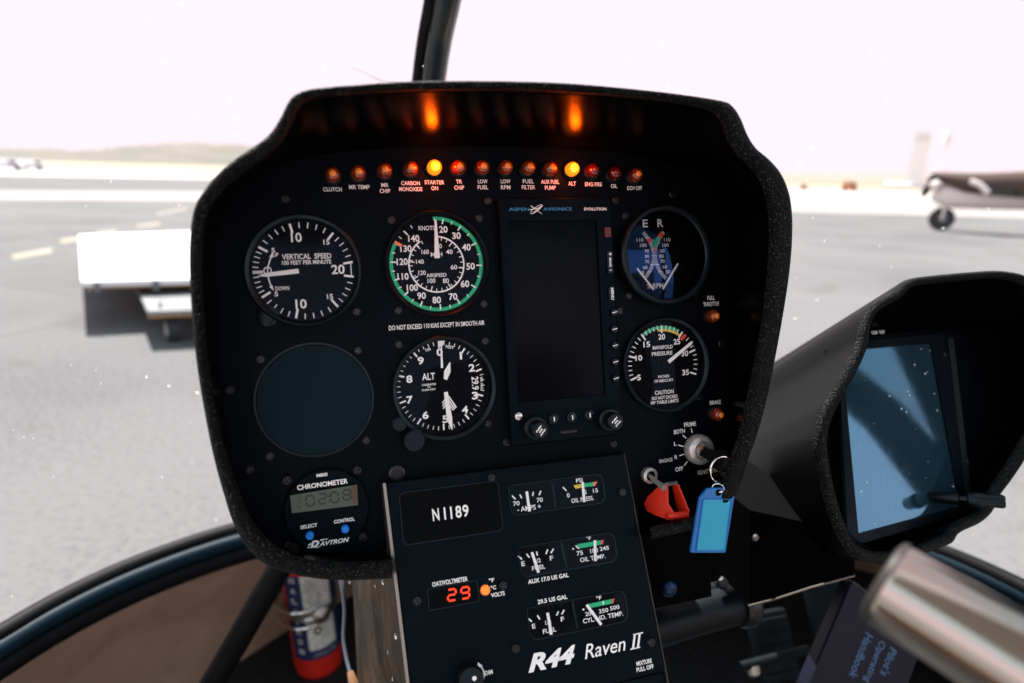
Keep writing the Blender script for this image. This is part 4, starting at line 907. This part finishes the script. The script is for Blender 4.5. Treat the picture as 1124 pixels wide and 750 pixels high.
# ================================================================== HELICOPTER CABIN
CAB = thing('helicopter_cabin', HF, 'helicopter nose cabin around the panel: bubble windscreen, black window frame and tan side lining', 'helicopter')
FZ = .47; RZ = .88
ringpx = [(-170,860),(-60,752),(0,713),(60,677),(130,642),(200,614),(262,594),(330,577),(420,562),(520,553),(640,551),(760,558),(880,576),(960,593),(1040,618),(1124,655),(1200,698),(1300,765),(1400,850)]
ring = crom([on_z(x,y,RZ) for x,y in ringpx], 6, False)
rl = [HF.loc(p) for p in ring]
MB().tube(rl, .0125, 16).build('window_frame', mat('frame_blue_sheen', (.004,.015,.024), .50, 0, .10), CAB)  # blue base colour stands in for the highlight along the frame
MB().tube([p+Vector((0,.020,.012)) for p in rl], .013, 10).build('window_seal', M['rubber'], CAB)
MB().tube([p+Vector((0,-.004,-.024)) for p in rl], .015, 10).build('lower_rail', M['rubber'], CAB)
nr = len(ring)
lowpx = [(-170,1250),(-60,1050),(0,930),(60,870),(130,810),(200,765),(262,727),(330,684),(420,640),(520,615),(640,600),(760,600),(880,612),(960,630),(1040,665),(1124,715),(1200,790),(1300,920),(1400,1100)]
low = [HF.loc(p) for p in crom([on_z(x,y,FZ) for x,y in lowpx], 6, False)]
mid = [mix(a,b,.5)+Vector(((a.x-.15)*.03,(a.y-.1)*.05,0)) for a,b in zip(rl,low)]
MB().loft([rl,mid,low], False).build('side_lining', M['tan'], CAB, angle=60)
# floor
fl = [(p.x,p.y) for p in low]; m = MB(); fz = FZ-1.5
m.flat([(-.62,-1.4),(.95,-1.4),(.95,fl[-1][1])]+list(reversed(fl))+[(-.62,fl[0][1])], fz)
def mat_floor():
    m = mat('hexagon_floor_mat', (.012,.015,.018), .5, 0, .35); nt = m.node_tree; b = nt.nodes['Principled BSDF']
    tc = nt.nodes.new('ShaderNodeTexCoord'); v = nt.nodes.new('ShaderNodeTexVoronoi'); v.inputs['Scale'].default_value = 48; v.inputs['Randomness'].default_value = .15
    bp = nt.nodes.new('ShaderNodeBump'); bp.inputs['Distance'].default_value = .004; bp.invert = True
    nt.links.new(tc.outputs['Object'], v.inputs['Vector']); nt.links.new(v.outputs['Distance'], bp.inputs['Height']); nt.links.new(bp.outputs['Normal'], b.inputs['Normal']); return m
m.build('cabin_floor', mat_floor(), CAB, smooth=False)
# dark strut across the lining
A_, B_ = at_depth(302,632,.98), at_depth(228,760,1.0)
s_ = MB().tube([HF.loc(A_+(A_-B_)*.6), HF.loc(B_+(B_-A_)*.15)], .019, 14).build('diagonal_strut', M['rubber'], CAB)
# centre bow
bp_ = [at_depth(440,560,1.30), at_depth(452,300,1.16), at_depth(473,92,1.0), at_depth(489,0,.90), at_depth(512,-120,.78), at_depth(545,-300,.62)]
bl = crom([HF.loc(p) for p in bp_], 6, False)
MB().tube([p+Vector((.001,-.01,0)) for p in bl], .0175, 20).build('centre_bow', mat('bow_gloss', (.010,.014,.016), .25, 0, .55), CAB)
MB().tube([p+Vector((-.022,0,0)) for p in bl], .0085, 10).build('bow_seal', M['rubber'], CAB)
MB().tube([p+Vector((-.0135,-.016,0)) for p in bl], .0022, 8).build('bow_pale_line', M['edge'], CAB)  # pale tube drawn in place of the beige highlight on the bow
MB().tube([p+Vector((.0205,-.006,0)) for p in bl], .0009, 8).build('bow_pale_line', M['edge'], CAB)
# windscreen
tops = []; ctl = []
for i, p in enumerate(rl):
    t = i/(nr-1); tops.append(Vector((p.x*.62+.06, max(-.25, p.y*.18-.05), .46))); ctl.append(Vector((.15+(p.x-.15)*1.10, p.y*1.02+.04, .08)))
rows = []
for k in range(13):
    t = k/12; rows.append([a*(1-t)**2 + c_*2*t*(1-t) + b*t*t for a, c_, b in zip(rl, ctl, tops)])
W_ = MB().loft(rows, False).build('windscreen', M['windglass'], CAB, angle=80)
m = MB(); me = W_.data; polys = [p for p in me.polygons]; areas = [p.area for p in polys]
for i in range(380):
    p = random.choices(polys, areas)[0]; vs = [me.vertices[v].co for v in p.vertices]; a, b2 = random.random(), random.random()
    c = (vs[0]*(1-a)+vs[1]*a)*(1-b2) + (vs[3]*(1-a)+vs[2]*a)*b2; n_ = p.normal; tow = -1 if n_.dot(c) > 0 else 1
    e1 = n_.orthogonal().normalized(); e2_ = n_.cross(e1); r_ = random.choice((.0003,.0004,.0004,.0005,.0006,.0008,.0011)); st = random.uniform(1,2.6); ph = random.uniform(0,6.28)
    d1 = e1*math.cos(ph)+e2_*math.sin(ph); d2 = n_.cross(d1); k = 7
    m.add([tuple(c+n_*tow*.002+d1*(r_*st*random.uniform(.7,1.2)*math.cos(2*PI*j/k))+d2*(r_*random.uniform(.7,1.2)*math.sin(2*PI*j/k))) for j in range(k)], [tuple(range(k))])
tag(m.build('dust_specks', M['wdust'], W_, smooth=False), kind='stuff')
h_ = [at_depth(x,y,.97) for x,y in ((386,75),(398,79),(410,85),(420,89),(430,90.5),(440,92))]
MB().tube([HF.loc(p) for p in crom(h_,4,False)], [.0004]*8+[.0007]*13, 6).build('stray_fibre', M['hair'], CAB)
# unseen behind the camera: roof and bulkhead shaped for light, sills, door pillars
MB().box((-.50,-.80,.46),(.84,.10,.50)).build('roof', M['ceiling'], CAB, smooth=False)
MB().box((-.58,-1.00,fz),(.92,-.95,-.12)).build('rear_bulkhead', M['ceiling'], CAB, smooth=False)
for x in (-.62, .90): MB().box((x,-1.4,fz),(x+.04,.25,-.48)).build('door_sill', M['tan'], CAB, smooth=False)
for x in (-.61, .91): MB().tube([(x,-.82,-.48),(x*.92+.01,-.76,.47)], .030, 16).build('door_pillar', M['blackmetal'], CAB)
MB().tube([(.92,.262,-.42),(.92,.27,-.1),(.915,.235,.10),(.90,.15,.46)], .034, 16).build('door_post', M['blackmetal'], CAB)
MB().slab([(0,-.45),(0,-.25),(.075,-.03),(.10,.14),(.16,.46),(.30,.46),(.22,-.45)], 0, .02).build('added_reflection_slab', M['blackmetal'], CAB, smooth=False).matrix_local = Matrix(((0,0,1,.93),(1,0,0,.275),(0,1,0,0),(0,0,0,1)))  # unseen dark slab, added to darken part of the map screen's reflection
for sx, lab in ((-.30,'tan leather seat on the left side of the cabin behind the viewer'),(.42,'tan leather seat on the right side of the cabin behind the viewer')):  # seats added out of view to bounce fill light onto the panel
    Fs = Frame(H(sx+.08,-.62,-1.03), HX, HY); g = thing('added_seat', Fs, lab, 'seat', 'cabin seats behind the viewer')
    MB().box((-.25,-.25,.05),(.25,.30,.42),.04).build('base', M['ceiling'], g, angle=30); MB().box((-.24,-.24,.42),(.24,.34,.54),.05).build('cushion', M['seat'], g, angle=30)
    MB().box((-.24,-.36,.50),(.24,-.25,1.15),.04).build('backrest', M['seat'], g, angle=30)
# ------------------------------------------------------------------ fire extinguisher
bo = on_z(351,729,FZ); bo = bo + Vector((0,0,.0)); zext = (bo-CAMLOC).dot(dirw((0,0,1)))
Fx = Frame(bo, (1,0,0), (0,1,0)); ex = thing('fire_extinguisher', Fx, 'red fire extinguisher with navy and white label standing on the cabin floor', 'fire extinguisher')
rE = 25.5*zext/700; tilt = Matrix.Rotation(math.radians(-3.0), 3, 'Y') @ Matrix.Rotation(math.radians(3), 3, 'X')
def TL(p): return tilt @ Vector(p)
def tl_mb(mb): mb.v = [tilt @ v for v in mb.v]; return mb
tl_mb(MB().lathe([(rE*.82,0),(rE*.97,.008),(rE,.02),(rE,.27),(rE*.92,.295),(rE*.6,.315),(rE*.3,.325),(rE*.3,.345)], n=56)).build('cylinder', M['extred'], ex, angle=60)
ad = math.atan2((CAMLOC-bo).y, (CAMLOC-bo).x)      # angle that faces the viewer
def band(a0_, a1_, z0, z1, off, m, name, par, n=28):
    b = MB(); vs = []
    for i in range(n+1):
        a = ad + math.radians(a0_+(a1_-a0_)*i/n)
        for z_ in (z0,z1): vs.append(((rE+off)*math.cos(a), (rE+off)*math.sin(a), z_))
    b.add(vs, [(2*i, 2*i+2, 2*i+3, 2*i+1) for i in range(n)]); tl_mb(b); return b.build(name, m, par)
lb = band(-58, 100, .058, .262, .0006, M['navy'], 'label', ex)
band(-14, 52, .082, .262, .0010, M['labelwhite'], 'label_panel', lb)
def wrap(a_c, z_c):
    def f(o):
        a = ad + math.radians(a_c) + (o[0])/rE; return (((rE+.0014)*math.cos(a)), ((rE+.0014)*math.sin(a)), z_c+o[1])
    return f
m = MB()
for i, ch in enumerate('HALOTRON'):
    m.text(ch, (0,0), .011, .0135, 0, warp=wrap(-33, .252-i*.0245), bold=.03)
m.text('2.5 LB CLEAN AGENT', (0,0), .05, .005, 0, warp=wrap(22,.070)); tl_mb(m).build('label_lettering', M['labelwhite'], lb, smooth=False)
m = MB()
for i in range(9): m.text(('STORED PRESSURE','FOR USE ON','LIQUID FIRES','ELECTRICAL','HOLD UPRIGHT','PULL PIN','AIM AT BASE','SQUEEZE','AND SWEEP')[i], (0,0), .030-.004*(i%3), .0038, 0, warp=wrap(12,.252-i*.0075))
m.v = [Vector(v) for v in m.v]; tl_mb(m).build('small_print', M['labelblack'], lb, smooth=False)
m = MB(); m.text('O', (0,0), .016, .020, 0, warp=wrap(10,.128), bold=.05); tl_mb(m).build('class_mark', M['labelblack'], lb, smooth=False)
Fc = Frame(Fx.world(TL((0,0,.165))), (1,0,0), (0,1,0)); cl = thing('extinguisher_clamp', Fc, 'chrome wire clamp closed round the fire extinguisher', 'clamp')
def cring(z_, a0_, a1_, r_, bulge=0):
    pts = []
    for i in range(41):
        a = ad + math.radians(a0_+(a1_-a0_)*i/40); rr_ = rE+.004+bulge*math.sin(PI*i/40)
        pts.append(Fc.loc(Fx.world(TL((rr_*math.cos(a), rr_*math.sin(a), z_)))))
    return MB().tube(pts, r_, 10)
cring(.186,-150,10,.0038,.014).build('wire_loop', M['chrome'], cl); cring(.146,-150,10,.0038,.010).build('wire_loop', M['chrome'], cl)
b = MB(); vs = []
for i in range(31):
    a = ad+math.radians(-170+340*i/30)
    for z_ in (.154,.178): vs.append(tuple(Fc.loc(Fx.world(TL(((rE+.0022)*math.cos(a), (rE+.0022)*math.sin(a), z_))))))
b.add(vs, [(2*i,2*i+2,2*i+3,2*i+1) for i in range(30)]); b.build('strap', M['zinc'], cl)
a = ad+math.radians(20); pL = Fc.loc(Fx.world(TL(((rE+.006)*math.cos(a), (rE+.006)*math.sin(a), .166)))); dvv = Vector((math.cos(a), math.sin(a), 0))
MB().lathe([(.017,0),(.019,.003),(.016,.006),(.009,.007),(.006,.010)], c=pL, n=28, axis=dvv).build('over_centre_latch', M['zinc'], cl)
a = ad+math.radians(-12); p2 = Fc.loc(Fx.world(TL(((rE+.010)*math.cos(a), (rE+.010)*math.sin(a), .167)))); MB().tube([p2, pL+dvv*.006], .0042, 10).build('toggle_arm', M['chrome'], cl)
# cable beside the console
cb = crom([at_depth(x,y,z_) for x,y,z_ in ((366,600,.80),(374,640,.78),(378,670,.77),(377,700,.76),(380,722,.75),(384,738,.74))], 6, False)
Fc2 = Frame(cb[0], HX, (0,0,1)); g = thing('loose_cable', Fc2, 'thin grey cable with a tan plug hanging beside the console', 'cable')
m = MB().tube(cb, .0022, 10); wbuild(m, 'sheath', M['cable'], g, Fc2)
cb2 = crom([at_depth(x,y,z_) for x,y,z_ in ((379,596,.80),(377,640,.78),(378,665,.775))], 6, False); m = MB().tube(cb2, .0018, 8); wbuild(m, 'sheath', M['cable'], g, Fc2)
m = MB().tube([at_depth(384,737,.74), at_depth(388,750,.735), at_depth(392,768,.73)], [.0035,.0058,.0040], 12); wbuild(m, 'plug', M['wood'], g, Fc2)
# pedals in the dark footwell
for i, (x, y, zd, lab) in enumerate(((846,708,.98,'left worn metal foot pedal in the dark footwell'),(905,668,1.06,'right worn metal foot pedal in the dark footwell'))):
    p = at_depth(x,y,zd); Fp = Frame(p, HX, Vector((0,0,1))+HY*.6); g = thing('foot_pedal', Fp, lab, 'pedal', 'foot pedals under the panel')
    MB().box((-.035,-.05,0),(.035,.05,.010),.006).build('tread_plate', M['pedal'], g)
    for k in range(5): MB().tube([(-.03,-.038+k*.019,.0115),(.03,-.038+k*.019,.0115)], .0022, 8).build('tread_rib', M['pedal'], g)
    MB().tube([(0,-.03,-.005),(0,-.12,-.06),(.02,-.20,-.10)], .011, 12).build('pedal_arm', M['blackmetal'], g)
p = at_depth(826,729,.92); Fp = Frame(p, HX, (0,0,1)); g = thing('floor_bracket', Fp, 'small metal bracket and rod on the floor near the pedals', 'bracket')
MB().tube([(-.02,0,0),(.09,.01,.006)], .007, 12).build('rod', M['pedal'], g); MB().lathe([(.010,0),(.010,.012),(.006,.016)], n=20, axis=(0,-1,.4)).build('rod_end', M['zinc'], g, angle=30)
# handbook
p = at_depth(960,715,.745); bx = (at_depth(935,744,.735)-at_depth(955,694,.755)).normalized(); by = (at_depth(988,708,.75)-at_depth(955,696,.745)).normalized()
Fh = Frame(p, bx, by); g = thing('handbook', Fh, 'dark navy pilot handbook lying in the footwell behind the metal tube', 'book')
MB().box((-.055,-.060,-.018),(.11,.055,0),.004).build('cover', M['book'], g)
m = MB()
for t, x_, y_, w_, h_ in (("Pilot's",975,727,.034,.0105),('Operating',959,726,.052,.0115),('Handbook',944.5,720,.055,.0105)): m.text(t, Fh.uv(x_,y_), w_, h_, .0006, bold=.01)
m.build('title', M['booktext'], g, smooth=False)

# ================================================================== OUTSIDE
def sheet(name, px, z, m, kind='structure', rr=0):
    P = [on_z(x,y,z) for x,y in px]
    mb = MB().add([tuple(p) for p in P], [tuple(range(len(P)))])
    n = Vector((P[1]-P[0])).cross(P[2]-P[1])
    if n.z < 0: mb.f = [f[::-1] for f in mb.f]
    o = mb.build(name, m, None, smooth=False)
    return tag(o, kind=kind)
m = MB(); Rg = 3000; m.flat([(-Rg,-Rg),(Rg,-Rg),(Rg,Rg),(-Rg,Rg)], 0)
tag(m.build('ground', M['ground'], None, smooth=False), kind='structure')
hy = lambda x: 375 - 184.8 + .031*(x-562)
conc = mat('taxiway_concrete', (.225,.203,.195), .85, var=(.15,(.25,.225,.215),.4,.6)); conc2 = mat('bright_concrete', (.42,.36,.335), .85, var=(.1,(.46,.39,.365),.4,.6))  # glare over the far ground put into its bright pinkish colour
grass = mat('dry_grass', (.25,.215,.15), .95, var=(.08,(.29,.245,.175),.4,.6)); dk = mat('dark_taxiway', (.11,.115,.12), .85, var=(.1,(.12,.125,.13),.4,.6))
sheet('taxiway', ((-400,207),(-400,217),(300,221),(700,228),(1400,247),(1400,224),(700,214),(300,211)), .004, conc)
sheet('far_apron', ((-400,hy(-400)+25),(300,198),(700,206),(1400,hy(1400)+22),(1400,hy(1400)+9),(700,hy(700)+7),(300,hy(300)+9),(-400,hy(-400)+16)), .004, conc2)
sheet('grass_strip', ((-400,hy(-400)+14),(300,hy(300)+8),(700,hy(700)+6.2),(1400,hy(1400)+8),(1400,hy(1400)+2),(700,hy(700)+1.0),(300,hy(300)+.8),(-400,hy(-400)+.8)), .004, grass)
yel = mat('faded_yellow_paint', (.25,.21,.15), .8, var=(6,(.20,.18,.14),.4,.6))
for pts in (((13,280),(15,285),(58,277),(56,272)),((66,263),(67,267),(88,264),(87,260)),((106,255),(107,258),(128,255),(127,252)),((150,247),(151,249.5),(176,247),(175,244.5)),((172,234),(172,236),(205,230),(205,228))):
    sheet('painted_line', pts, .004, yel)
# hills with tree line
random.seed(3)
hp = [(-300,158),(-120,160),(-40,162),(0,162.5),(20,163.5),(45,163),(60,163.5),(80,166),(95,164.5),(115,163),(135,160.5),(165,159),(190,157),(220,156.5),(245,158),(275,160),(320,164),(380,170),(450,176)]
P = crom([Vector((x,y)) for x,y in hp], 6, False); top = []; fr = []; bk = []
for i, q_ in enumerate(P):
    r = ray(q_.x, q_.y+random.uniform(-.9,.9)); k = 700/Vector((r.x,r.y)).length; t = CAMLOC+r*k; top.append((t.x,t.y,t.z))
    f0 = CAMLOC + r*(k*.75); fr.append((f0.x,f0.y,-1)); b0 = CAMLOC + r*(k*1.3); bk.append((b0.x,b0.y,-1))
tag(MB().loft([fr, [tuple(mix(Vector(a),Vector(b),.75)+Vector((0,0,0))) for a,b in zip(fr,top)], top, bk], False).build('hills', M['hedge'], None, angle=80), kind='structure')
def px_scale(p): return (Vector(p)-CAMLOC).dot(dirw((0,0,1)))/700
def facing(p, yaw=0):
    v = Vector((CAMLOC.x-p.x, CAMLOC.y-p.y, 0)).normalized(); Z = Matrix.Rotation(yaw,3,'Z') @ v; X = Vector((0,0,1)).cross(Z); return Frame(p, X, (0,0,1))
# low trees far right of the pod
# cart
h1 = .45; nl, nr2 = on_z(89,309,h1), on_z(330,302,h1); fl2, fr2 = on_z(86,258,h1), on_z(300,251,h1)
cc = (nl+nr2+fl2+fr2)/4; CFm = Frame((cc.x,cc.y,0), (nr2-nl).normalized(), ((fl2-nl)-(nr2-nl).normalized()*(fl2-nl).dot((nr2-nl).normalized())))
cart = thing('landing_dolly', CFm, 'white flat landing dolly parked on the apron left of the panel', 'dolly')
L_ = [CFm.loc(p) for p in (nl,nr2,fr2,fl2)]; m = MB()
pts = [(p.x,p.y) for p in L_]
m.slab(rpoly(pts,.05,3), h1-.055, h1, .008); dk_ = m.build('deck', M['deck'], cart, angle=30)
for t_ in (.28,.55,.80):
    a_, b_ = L_[0]+(L_[3]-L_[0])*t_, L_[1]+(L_[2]-L_[1])*t_; MB().line(a_, b_, .018, z=h1+.003).build('deck_seam', M['rust'], dk_, smooth=False)
for t_ in (.05,.30,.60): a_ = L_[0]+(L_[1]-L_[0])*t_; MB().box((a_.x,a_.y-.012,h1-.10),(a_.x+.05,a_.y+.001,h1-.012)).build('stake_pocket', M['deckgrey'], cart, smooth=False)
m = MB(); e_ = [Vector(p) for p in pts]; m.slab(inset(pts,.03), h1-.075, h1-.056); m.build('under_frame', M['rust'], cart, smooth=False)
sp = [CFm.loc(on_z(x,y,.30)) for x,y in ((162,342),(320,337),(320,310),(148,312))]; m = MB().slab([(p.x,p.y) for p in sp], .265, .30, .004); st_ = m.build('step', M['deckgrey'], cart, smooth=False)
MB().box((sp[0].x,sp[0].y-.02,.248),(sp[1].x,sp[0].y+.012,.2645)).build('step_edge', M['rust'], cart, smooth=False)
wc = CFm.loc(on_z(190,374,0))
lc_ = [Vector((p[0],p[1])) for p in pts]; wn = Vector((wc.x, wc.y)); fwd = (lc_[3]-lc_[0])*.78; acr = (lc_[1]-lc_[0])*.50
for q_ in (wn, wn+acr, wn+fwd, wn+fwd+acr*.8):
    c_ = (q_.x, q_.y, .115)
    m = MB().lathe([(.07,-.045),(.105,-.05),(.115,-.035),(.115,.035),(.105,.05),(.07,.045)], c=c_, n=36, axis=(1,.25,0)); w_ = m.build('wheel', M['tyre'], cart, angle=40)
    MB().lathe([(.068,-.046),(.060,-.030),(.02,-.028)], c=c_, n=24, axis=(1,.25,0)).build('rim', M['rim'], w_)
    MB().box((c_[0]-.075,c_[1]-.03,.12),(c_[0]-.06,c_[1]+.03,.34)).build('caster_bracket', M['tyre'], cart, smooth=False)
# airplane, nose to the left
gp = on_z(1033.5,253,0); Fa = facing(gp, 0); k = px_scale(gp)
U_ = lambda x, y, h=0: Fa.uv(x,y,h)
ap = thing('propeller_airplane', Fa, 'white and brown propeller airplane parked on the apron at the far right', 'airplane')
def body(name, prof, m, wid=1.0, n=24, z0=0):
    """prof: (px x, py top, py bottom) stations along the fuselage"""
    loops = []
    for x, yt_, yb2 in prof:
        a, b2 = U_(x,yt_), U_(x,yb2); c_ = (a+b2)/2; r_ = abs(a.y-b2.y)/2
        loops.append([(c_.x, c_.y+r_*math.sin(2*PI*i/n), z0+r_*wid*math.cos(2*PI*i/n)) for i in range(n)])
    mb_ = MB().loft(loops); mb_.add(loops[0], [tuple(range(n-1,-1,-1))]); mb_.add(loops[-1], [tuple(range(n))]); return mb_.build(name, m, ap, angle=60)
body('fuselage', ((1021,211,217),(1026,204,222),(1035,199,226),(1050,199,229),(1080,204,230),(1124,208,231),(1200,210,231),(1300,213,228)), M['planewhite'], 1.1)
body('cowling', ((1025,189,193),(1032,189,200),(1060,190,212),(1080,190,214),(1124,188,218),(1180,190,222),(1300,198,220)), M['planebrown'], 1.3, z0=.35)
for i,(xa,xb,ya,yc) in enumerate(((1083,1111,202,214.5),(1116,1135,203,217),(1138,1165,203,218))):
    P4 = [U_(xa,ya), U_(xb,ya+.5), U_(xb,yc), U_(xa,yc-2)]; z_ = .35+1.3*abs(U_(1100,190).y-U_(1100,216).y)/2*.99
    MB().slab(rpoly(P4[::-1] if False else [P4[3],P4[2],P4[1],P4[0]],.04,3), z_-.15, z_+.01).build('side_window', M['planeglass'], ap, smooth=False)
MB().tube([(*U_(1064,199),1.0),(*U_(1074,203),1.05),(*U_(1083,212),1.05)], .09, 10).build('strut_brace', M['planewhite'], ap)
MB().lathe([(.02,0),(.16,.10),(.26,.28),(.28,.36)], c=(*U_(1017,203,.3),.3), n=24, axis=(1,0,0)).build('spinner', M['planewhite'], ap)
b = MB(); a_, c_ = Vector((*U_(1012.5,217,.4),.4)), Vector((*U_(1027,189.5,.4),.4)); mid_ = (a_+c_)/2; dv = (c_-a_).normalized(); sd = Vector((dv.y,-dv.x,0))
pr = [(0,.04),(.15,.10),(.35,.13),(.5,.07),(.65,.13),(.85,.10),(1,.04)]; L2 = (c_-a_)
b.loft([[tuple(a_+L2*t+sd*w), tuple(a_+L2*t+Vector((0,0,.04))), tuple(a_+L2*t-sd*w), tuple(a_+L2*t-Vector((0,0,.04)))] for t, w in pr]); b.build('propeller', M['planeglass'], ap)
rw = 12.5*k; cw = U_(1033.5,240.5)
w_ = MB().lathe([(rw*.55,-.13),(rw*.9,-.15),(rw,-.09),(rw,.09),(rw*.9,.15),(rw*.55,.13)], c=(cw.x,rw,0), n=40, axis=(0,0,1)).build('nose_wheel', M['tyre'], ap, angle=40)
MB().lathe([(rw*.56,.13),(rw*.5,.10),(rw*.2,.11),(rw*.15,.15)], c=(cw.x,rw,0), n=32, axis=(0,0,1)).build('rim', M['rim'], w_)
MB().tube([(cw.x,rw,.18),(cw.x+.05,rw+.5,.2)], .05, 10).build('wheel_leg', M['planewhite'], ap)
MB().tube([(*U_(1150,238),-.2),(U_(1150,248).x,.3,-.2)], .05, 10).build('wheel_leg', M['planewhite'], ap)
MB().lathe([(rw*.5,-.12),(rw*.9,-.13),(rw*.9,.13),(rw*.5,.12)], c=(U_(1150,248).x,rw*.9,-.2), n=32, axis=(0,0,1)).build('main_wheel', M['tyre'], ap)
# towers
def tower(px, pyb, pyt, w, lab, name, kind):
    p = on_z(px, hy(px)+2.6, 0); Fz = facing(p); kk = px_scale(p); g = thing(name, Fz, lab, 'tower')
    H_ = (pyb-pyt)*kk; r_ = w*kk/2
    if kind == 'broad':
        MB().loft([[(x*r_*s_, y_, z_*r_*s_) for x, z_ in ((-1,-1),(1,-1),(1,1),(-1,1))] for s_, y_ in ((1.25,0),(1.0,H_*.5),(.92,H_*.86))]).build('shaft', M['pale'], g, smooth=False)
        MB().box((-r_*1.0,H_*.86,-r_*1.0),(r_*1.0,H_*.88,r_*1.0)).build('gallery', M['palegrey'], g, smooth=False)
        MB().box((-r_*.9,H_*.885,-r_*.9),(r_*.9,H_*1.0,r_*.9)).build('cab', M['palegrey'], g, smooth=False)
    else:
        MB().lathe([(r_*.22,0),(r_*.16,H_*.55),(r_*.3,H_*.7)], n=14, axis=(0,1,0)).build('mast', M['pale'], g)
        MB().lathe([(r_*.3,H_*.70),(r_*.75,H_*.84),(r_*.75,H_*.93),(r_*.4,H_)], n=14, axis=(0,1,0)).build('cab', M['palegrey'], g)
tower(1003,207,149,16,'broad pale control tower beyond the apron','control_tower','broad')
tower(1029.5,207,147,9,'slim pale mast tower right of the broad tower','mast_tower','slim')
# vehicles and sheds in the distance
def vehicle(px, py, Lm, Hm, m, lab, name='van', cat='van', grp=None, dark=True):
    p = on_z(px,py,0); Fz = facing(p, random.uniform(-.2,.2)); g = thing(name, Fz, lab, cat, grp); l = Lm/2
    out = [(-l,.25),(l,.25),(l,Hm*.55),(l*.82,Hm*.62),(l*.6,Hm),(-l*.92,Hm),(-l,Hm*.8)]
    MB().slab(out, -.8, .8, .06).build('body', m, g, smooth=False)
    for x in (-l*.62, l*.62):
        MB().lathe([(.30,-.86),(.30,-.6)], c=(x,.3,0), n=20, axis=(0,0,1)).build('wheel', M['tyre'], g)
        MB().lathe([(.30,.6),(.30,.86)], c=(x,.3,0), n=20, axis=(0,0,1)).build('wheel', M['tyre'], g)
    MB().slab([(l*.2,Hm*.62),(l*.74,Hm*.62),(l*.57,Hm*.92),(l*.2,Hm*.92)], -.81, .81).build('window', M['planeglass'], g, smooth=False)
vehicle(7, 187.5, 3.6, 1.3, M['vanwhite'], 'white van far off at the left edge of the photo', grp='white vans beyond the taxiway')
vehicle(35, 187.0, 2.6, 1.3, M['vanwhite'], 'shorter white van far off, right of the one at the left edge', grp='white vans beyond the taxiway')
vehicle(882, hy(882)+9, 1.3, 1.1, M['vanorange'], 'small orange truck far off just right of the panel hood', 'orange_truck', 'truck', 'orange trucks in the distance')
vehicle(932, hy(932)+9, 2.6, 1.9, M['vanorange'], 'larger orange truck far off between the panel hood and the towers', 'orange_truck', 'truck', 'orange trucks in the distance')
def shed(px, py, wpx, hpx, lab, m):
    p = on_z(px,py,0); Fz = facing(p); kk = px_scale(p); g = thing('hangar', Fz, lab, 'hangar', 'pale sheds on the skyline'); w, h = wpx*kk/2, hpx*kk
    MB().box((-w,0,-6),(w,h*.8,0)).build('wall', m, g, smooth=False)
    MB().add([(-w*1.02,h*.8,-6.2),(w*1.02,h*.8,-6.2),(w*1.02,h*.8,.2),(-w*1.02,h*.8,.2),(-w*.9,h,-3),(w*.9,h,-3)], [(0,1,5,4),(2,3,4,5),(1,2,5),(3,0,4),(3,2,1,0)]).build('roof', M['palegrey'], g, smooth=False)
    MB().box((-w*.4,.05,.01),(w*.4,h*.65,.05)).build('door', M['pale'], g, smooth=False)
shed(984, hy(984)+3, 26, 6, 'low pale shed at the foot of the broad control tower', M['pale'])

# ================================================================== SKY, SUN, CAMERA
SUN_EL, SUN_AZ = math.radians(58), math.radians(-30)      # azimuth clockwise from +Y (ahead); behind and to the right
w = bpy.data.worlds.new('World'); SC.world = w; w.use_nodes = True; nt = w.node_tree; bg = nt.nodes['Background']
sky = nt.nodes.new('ShaderNodeTexSky'); sky.sky_type = 'NISHITA'; sky.sun_disc = False; sky.sun_elevation = SUN_EL; sky.sun_rotation = SUN_AZ
sky.air_density = 1.4; sky.dust_density = 1.5; sky.ozone_density = 1.5
cl_ = nt.nodes.new('ShaderNodeMix'); cl_.data_type = 'RGBA'; cl_.blend_type = 'DARKEN'; cl_.inputs[0].default_value = 1
SKS, EXPO = .10, 2.95
kx = 1/(SKS*2**EXPO)
cl_.inputs['B'].default_value = (1.90*kx, 1.575*kx, 1.76*kx, 1)
nt.links.new(sky.outputs[0], cl_.inputs['A']); nt.links.new(cl_.outputs['Result'], bg.inputs[0]); bg.inputs[1].default_value = SKS
sl = bpy.data.lights.new('sun', 'SUN'); sl.energy = 2.9; sl.angle = math.radians(.5); sl.color = (1,.965,.91)
so = bpy.data.objects.new('sun', sl); COL.objects.link(so)
sd = Vector((math.sin(SUN_AZ)*math.cos(SUN_EL), math.cos(SUN_AZ)*math.cos(SUN_EL), math.sin(SUN_EL)))
so.rotation_euler = sd.to_track_quat('Z','Y').to_euler(); so.location = (0,0,30)
cam = bpy.data.cameras.new('camera'); co = bpy.data.objects.new('camera', cam); COL.objects.link(co)
X, Y, Z = dirw((1,0,0)), dirw((0,-1,0)), dirw((0,0,-1))
co.matrix_world = Matrix(((X.x,Y.x,Z.x,CAMLOC.x),(X.y,Y.y,Z.y,CAMLOC.y),(X.z,Y.z,Z.z,CAMLOC.z),(0,0,0,1)))
cam.sensor_width = 36; cam.lens = FP/IW*36; cam.clip_start = .01; cam.clip_end = 6000
cam.dof.use_dof = True; cam.dof.focus_distance = .515; cam.dof.aperture_fstop = 3.9
SC.camera = co
SC.render.engine = 'CYCLES'; SC.cycles.max_bounces = 8; SC.cycles.transparent_max_bounces = 12; SC.cycles.glossy_bounces = 5
SC.view_settings.view_transform = 'Standard'; SC.view_settings.look = 'None'; SC.view_settings.exposure = EXPO; SC.view_settings.gamma = 1
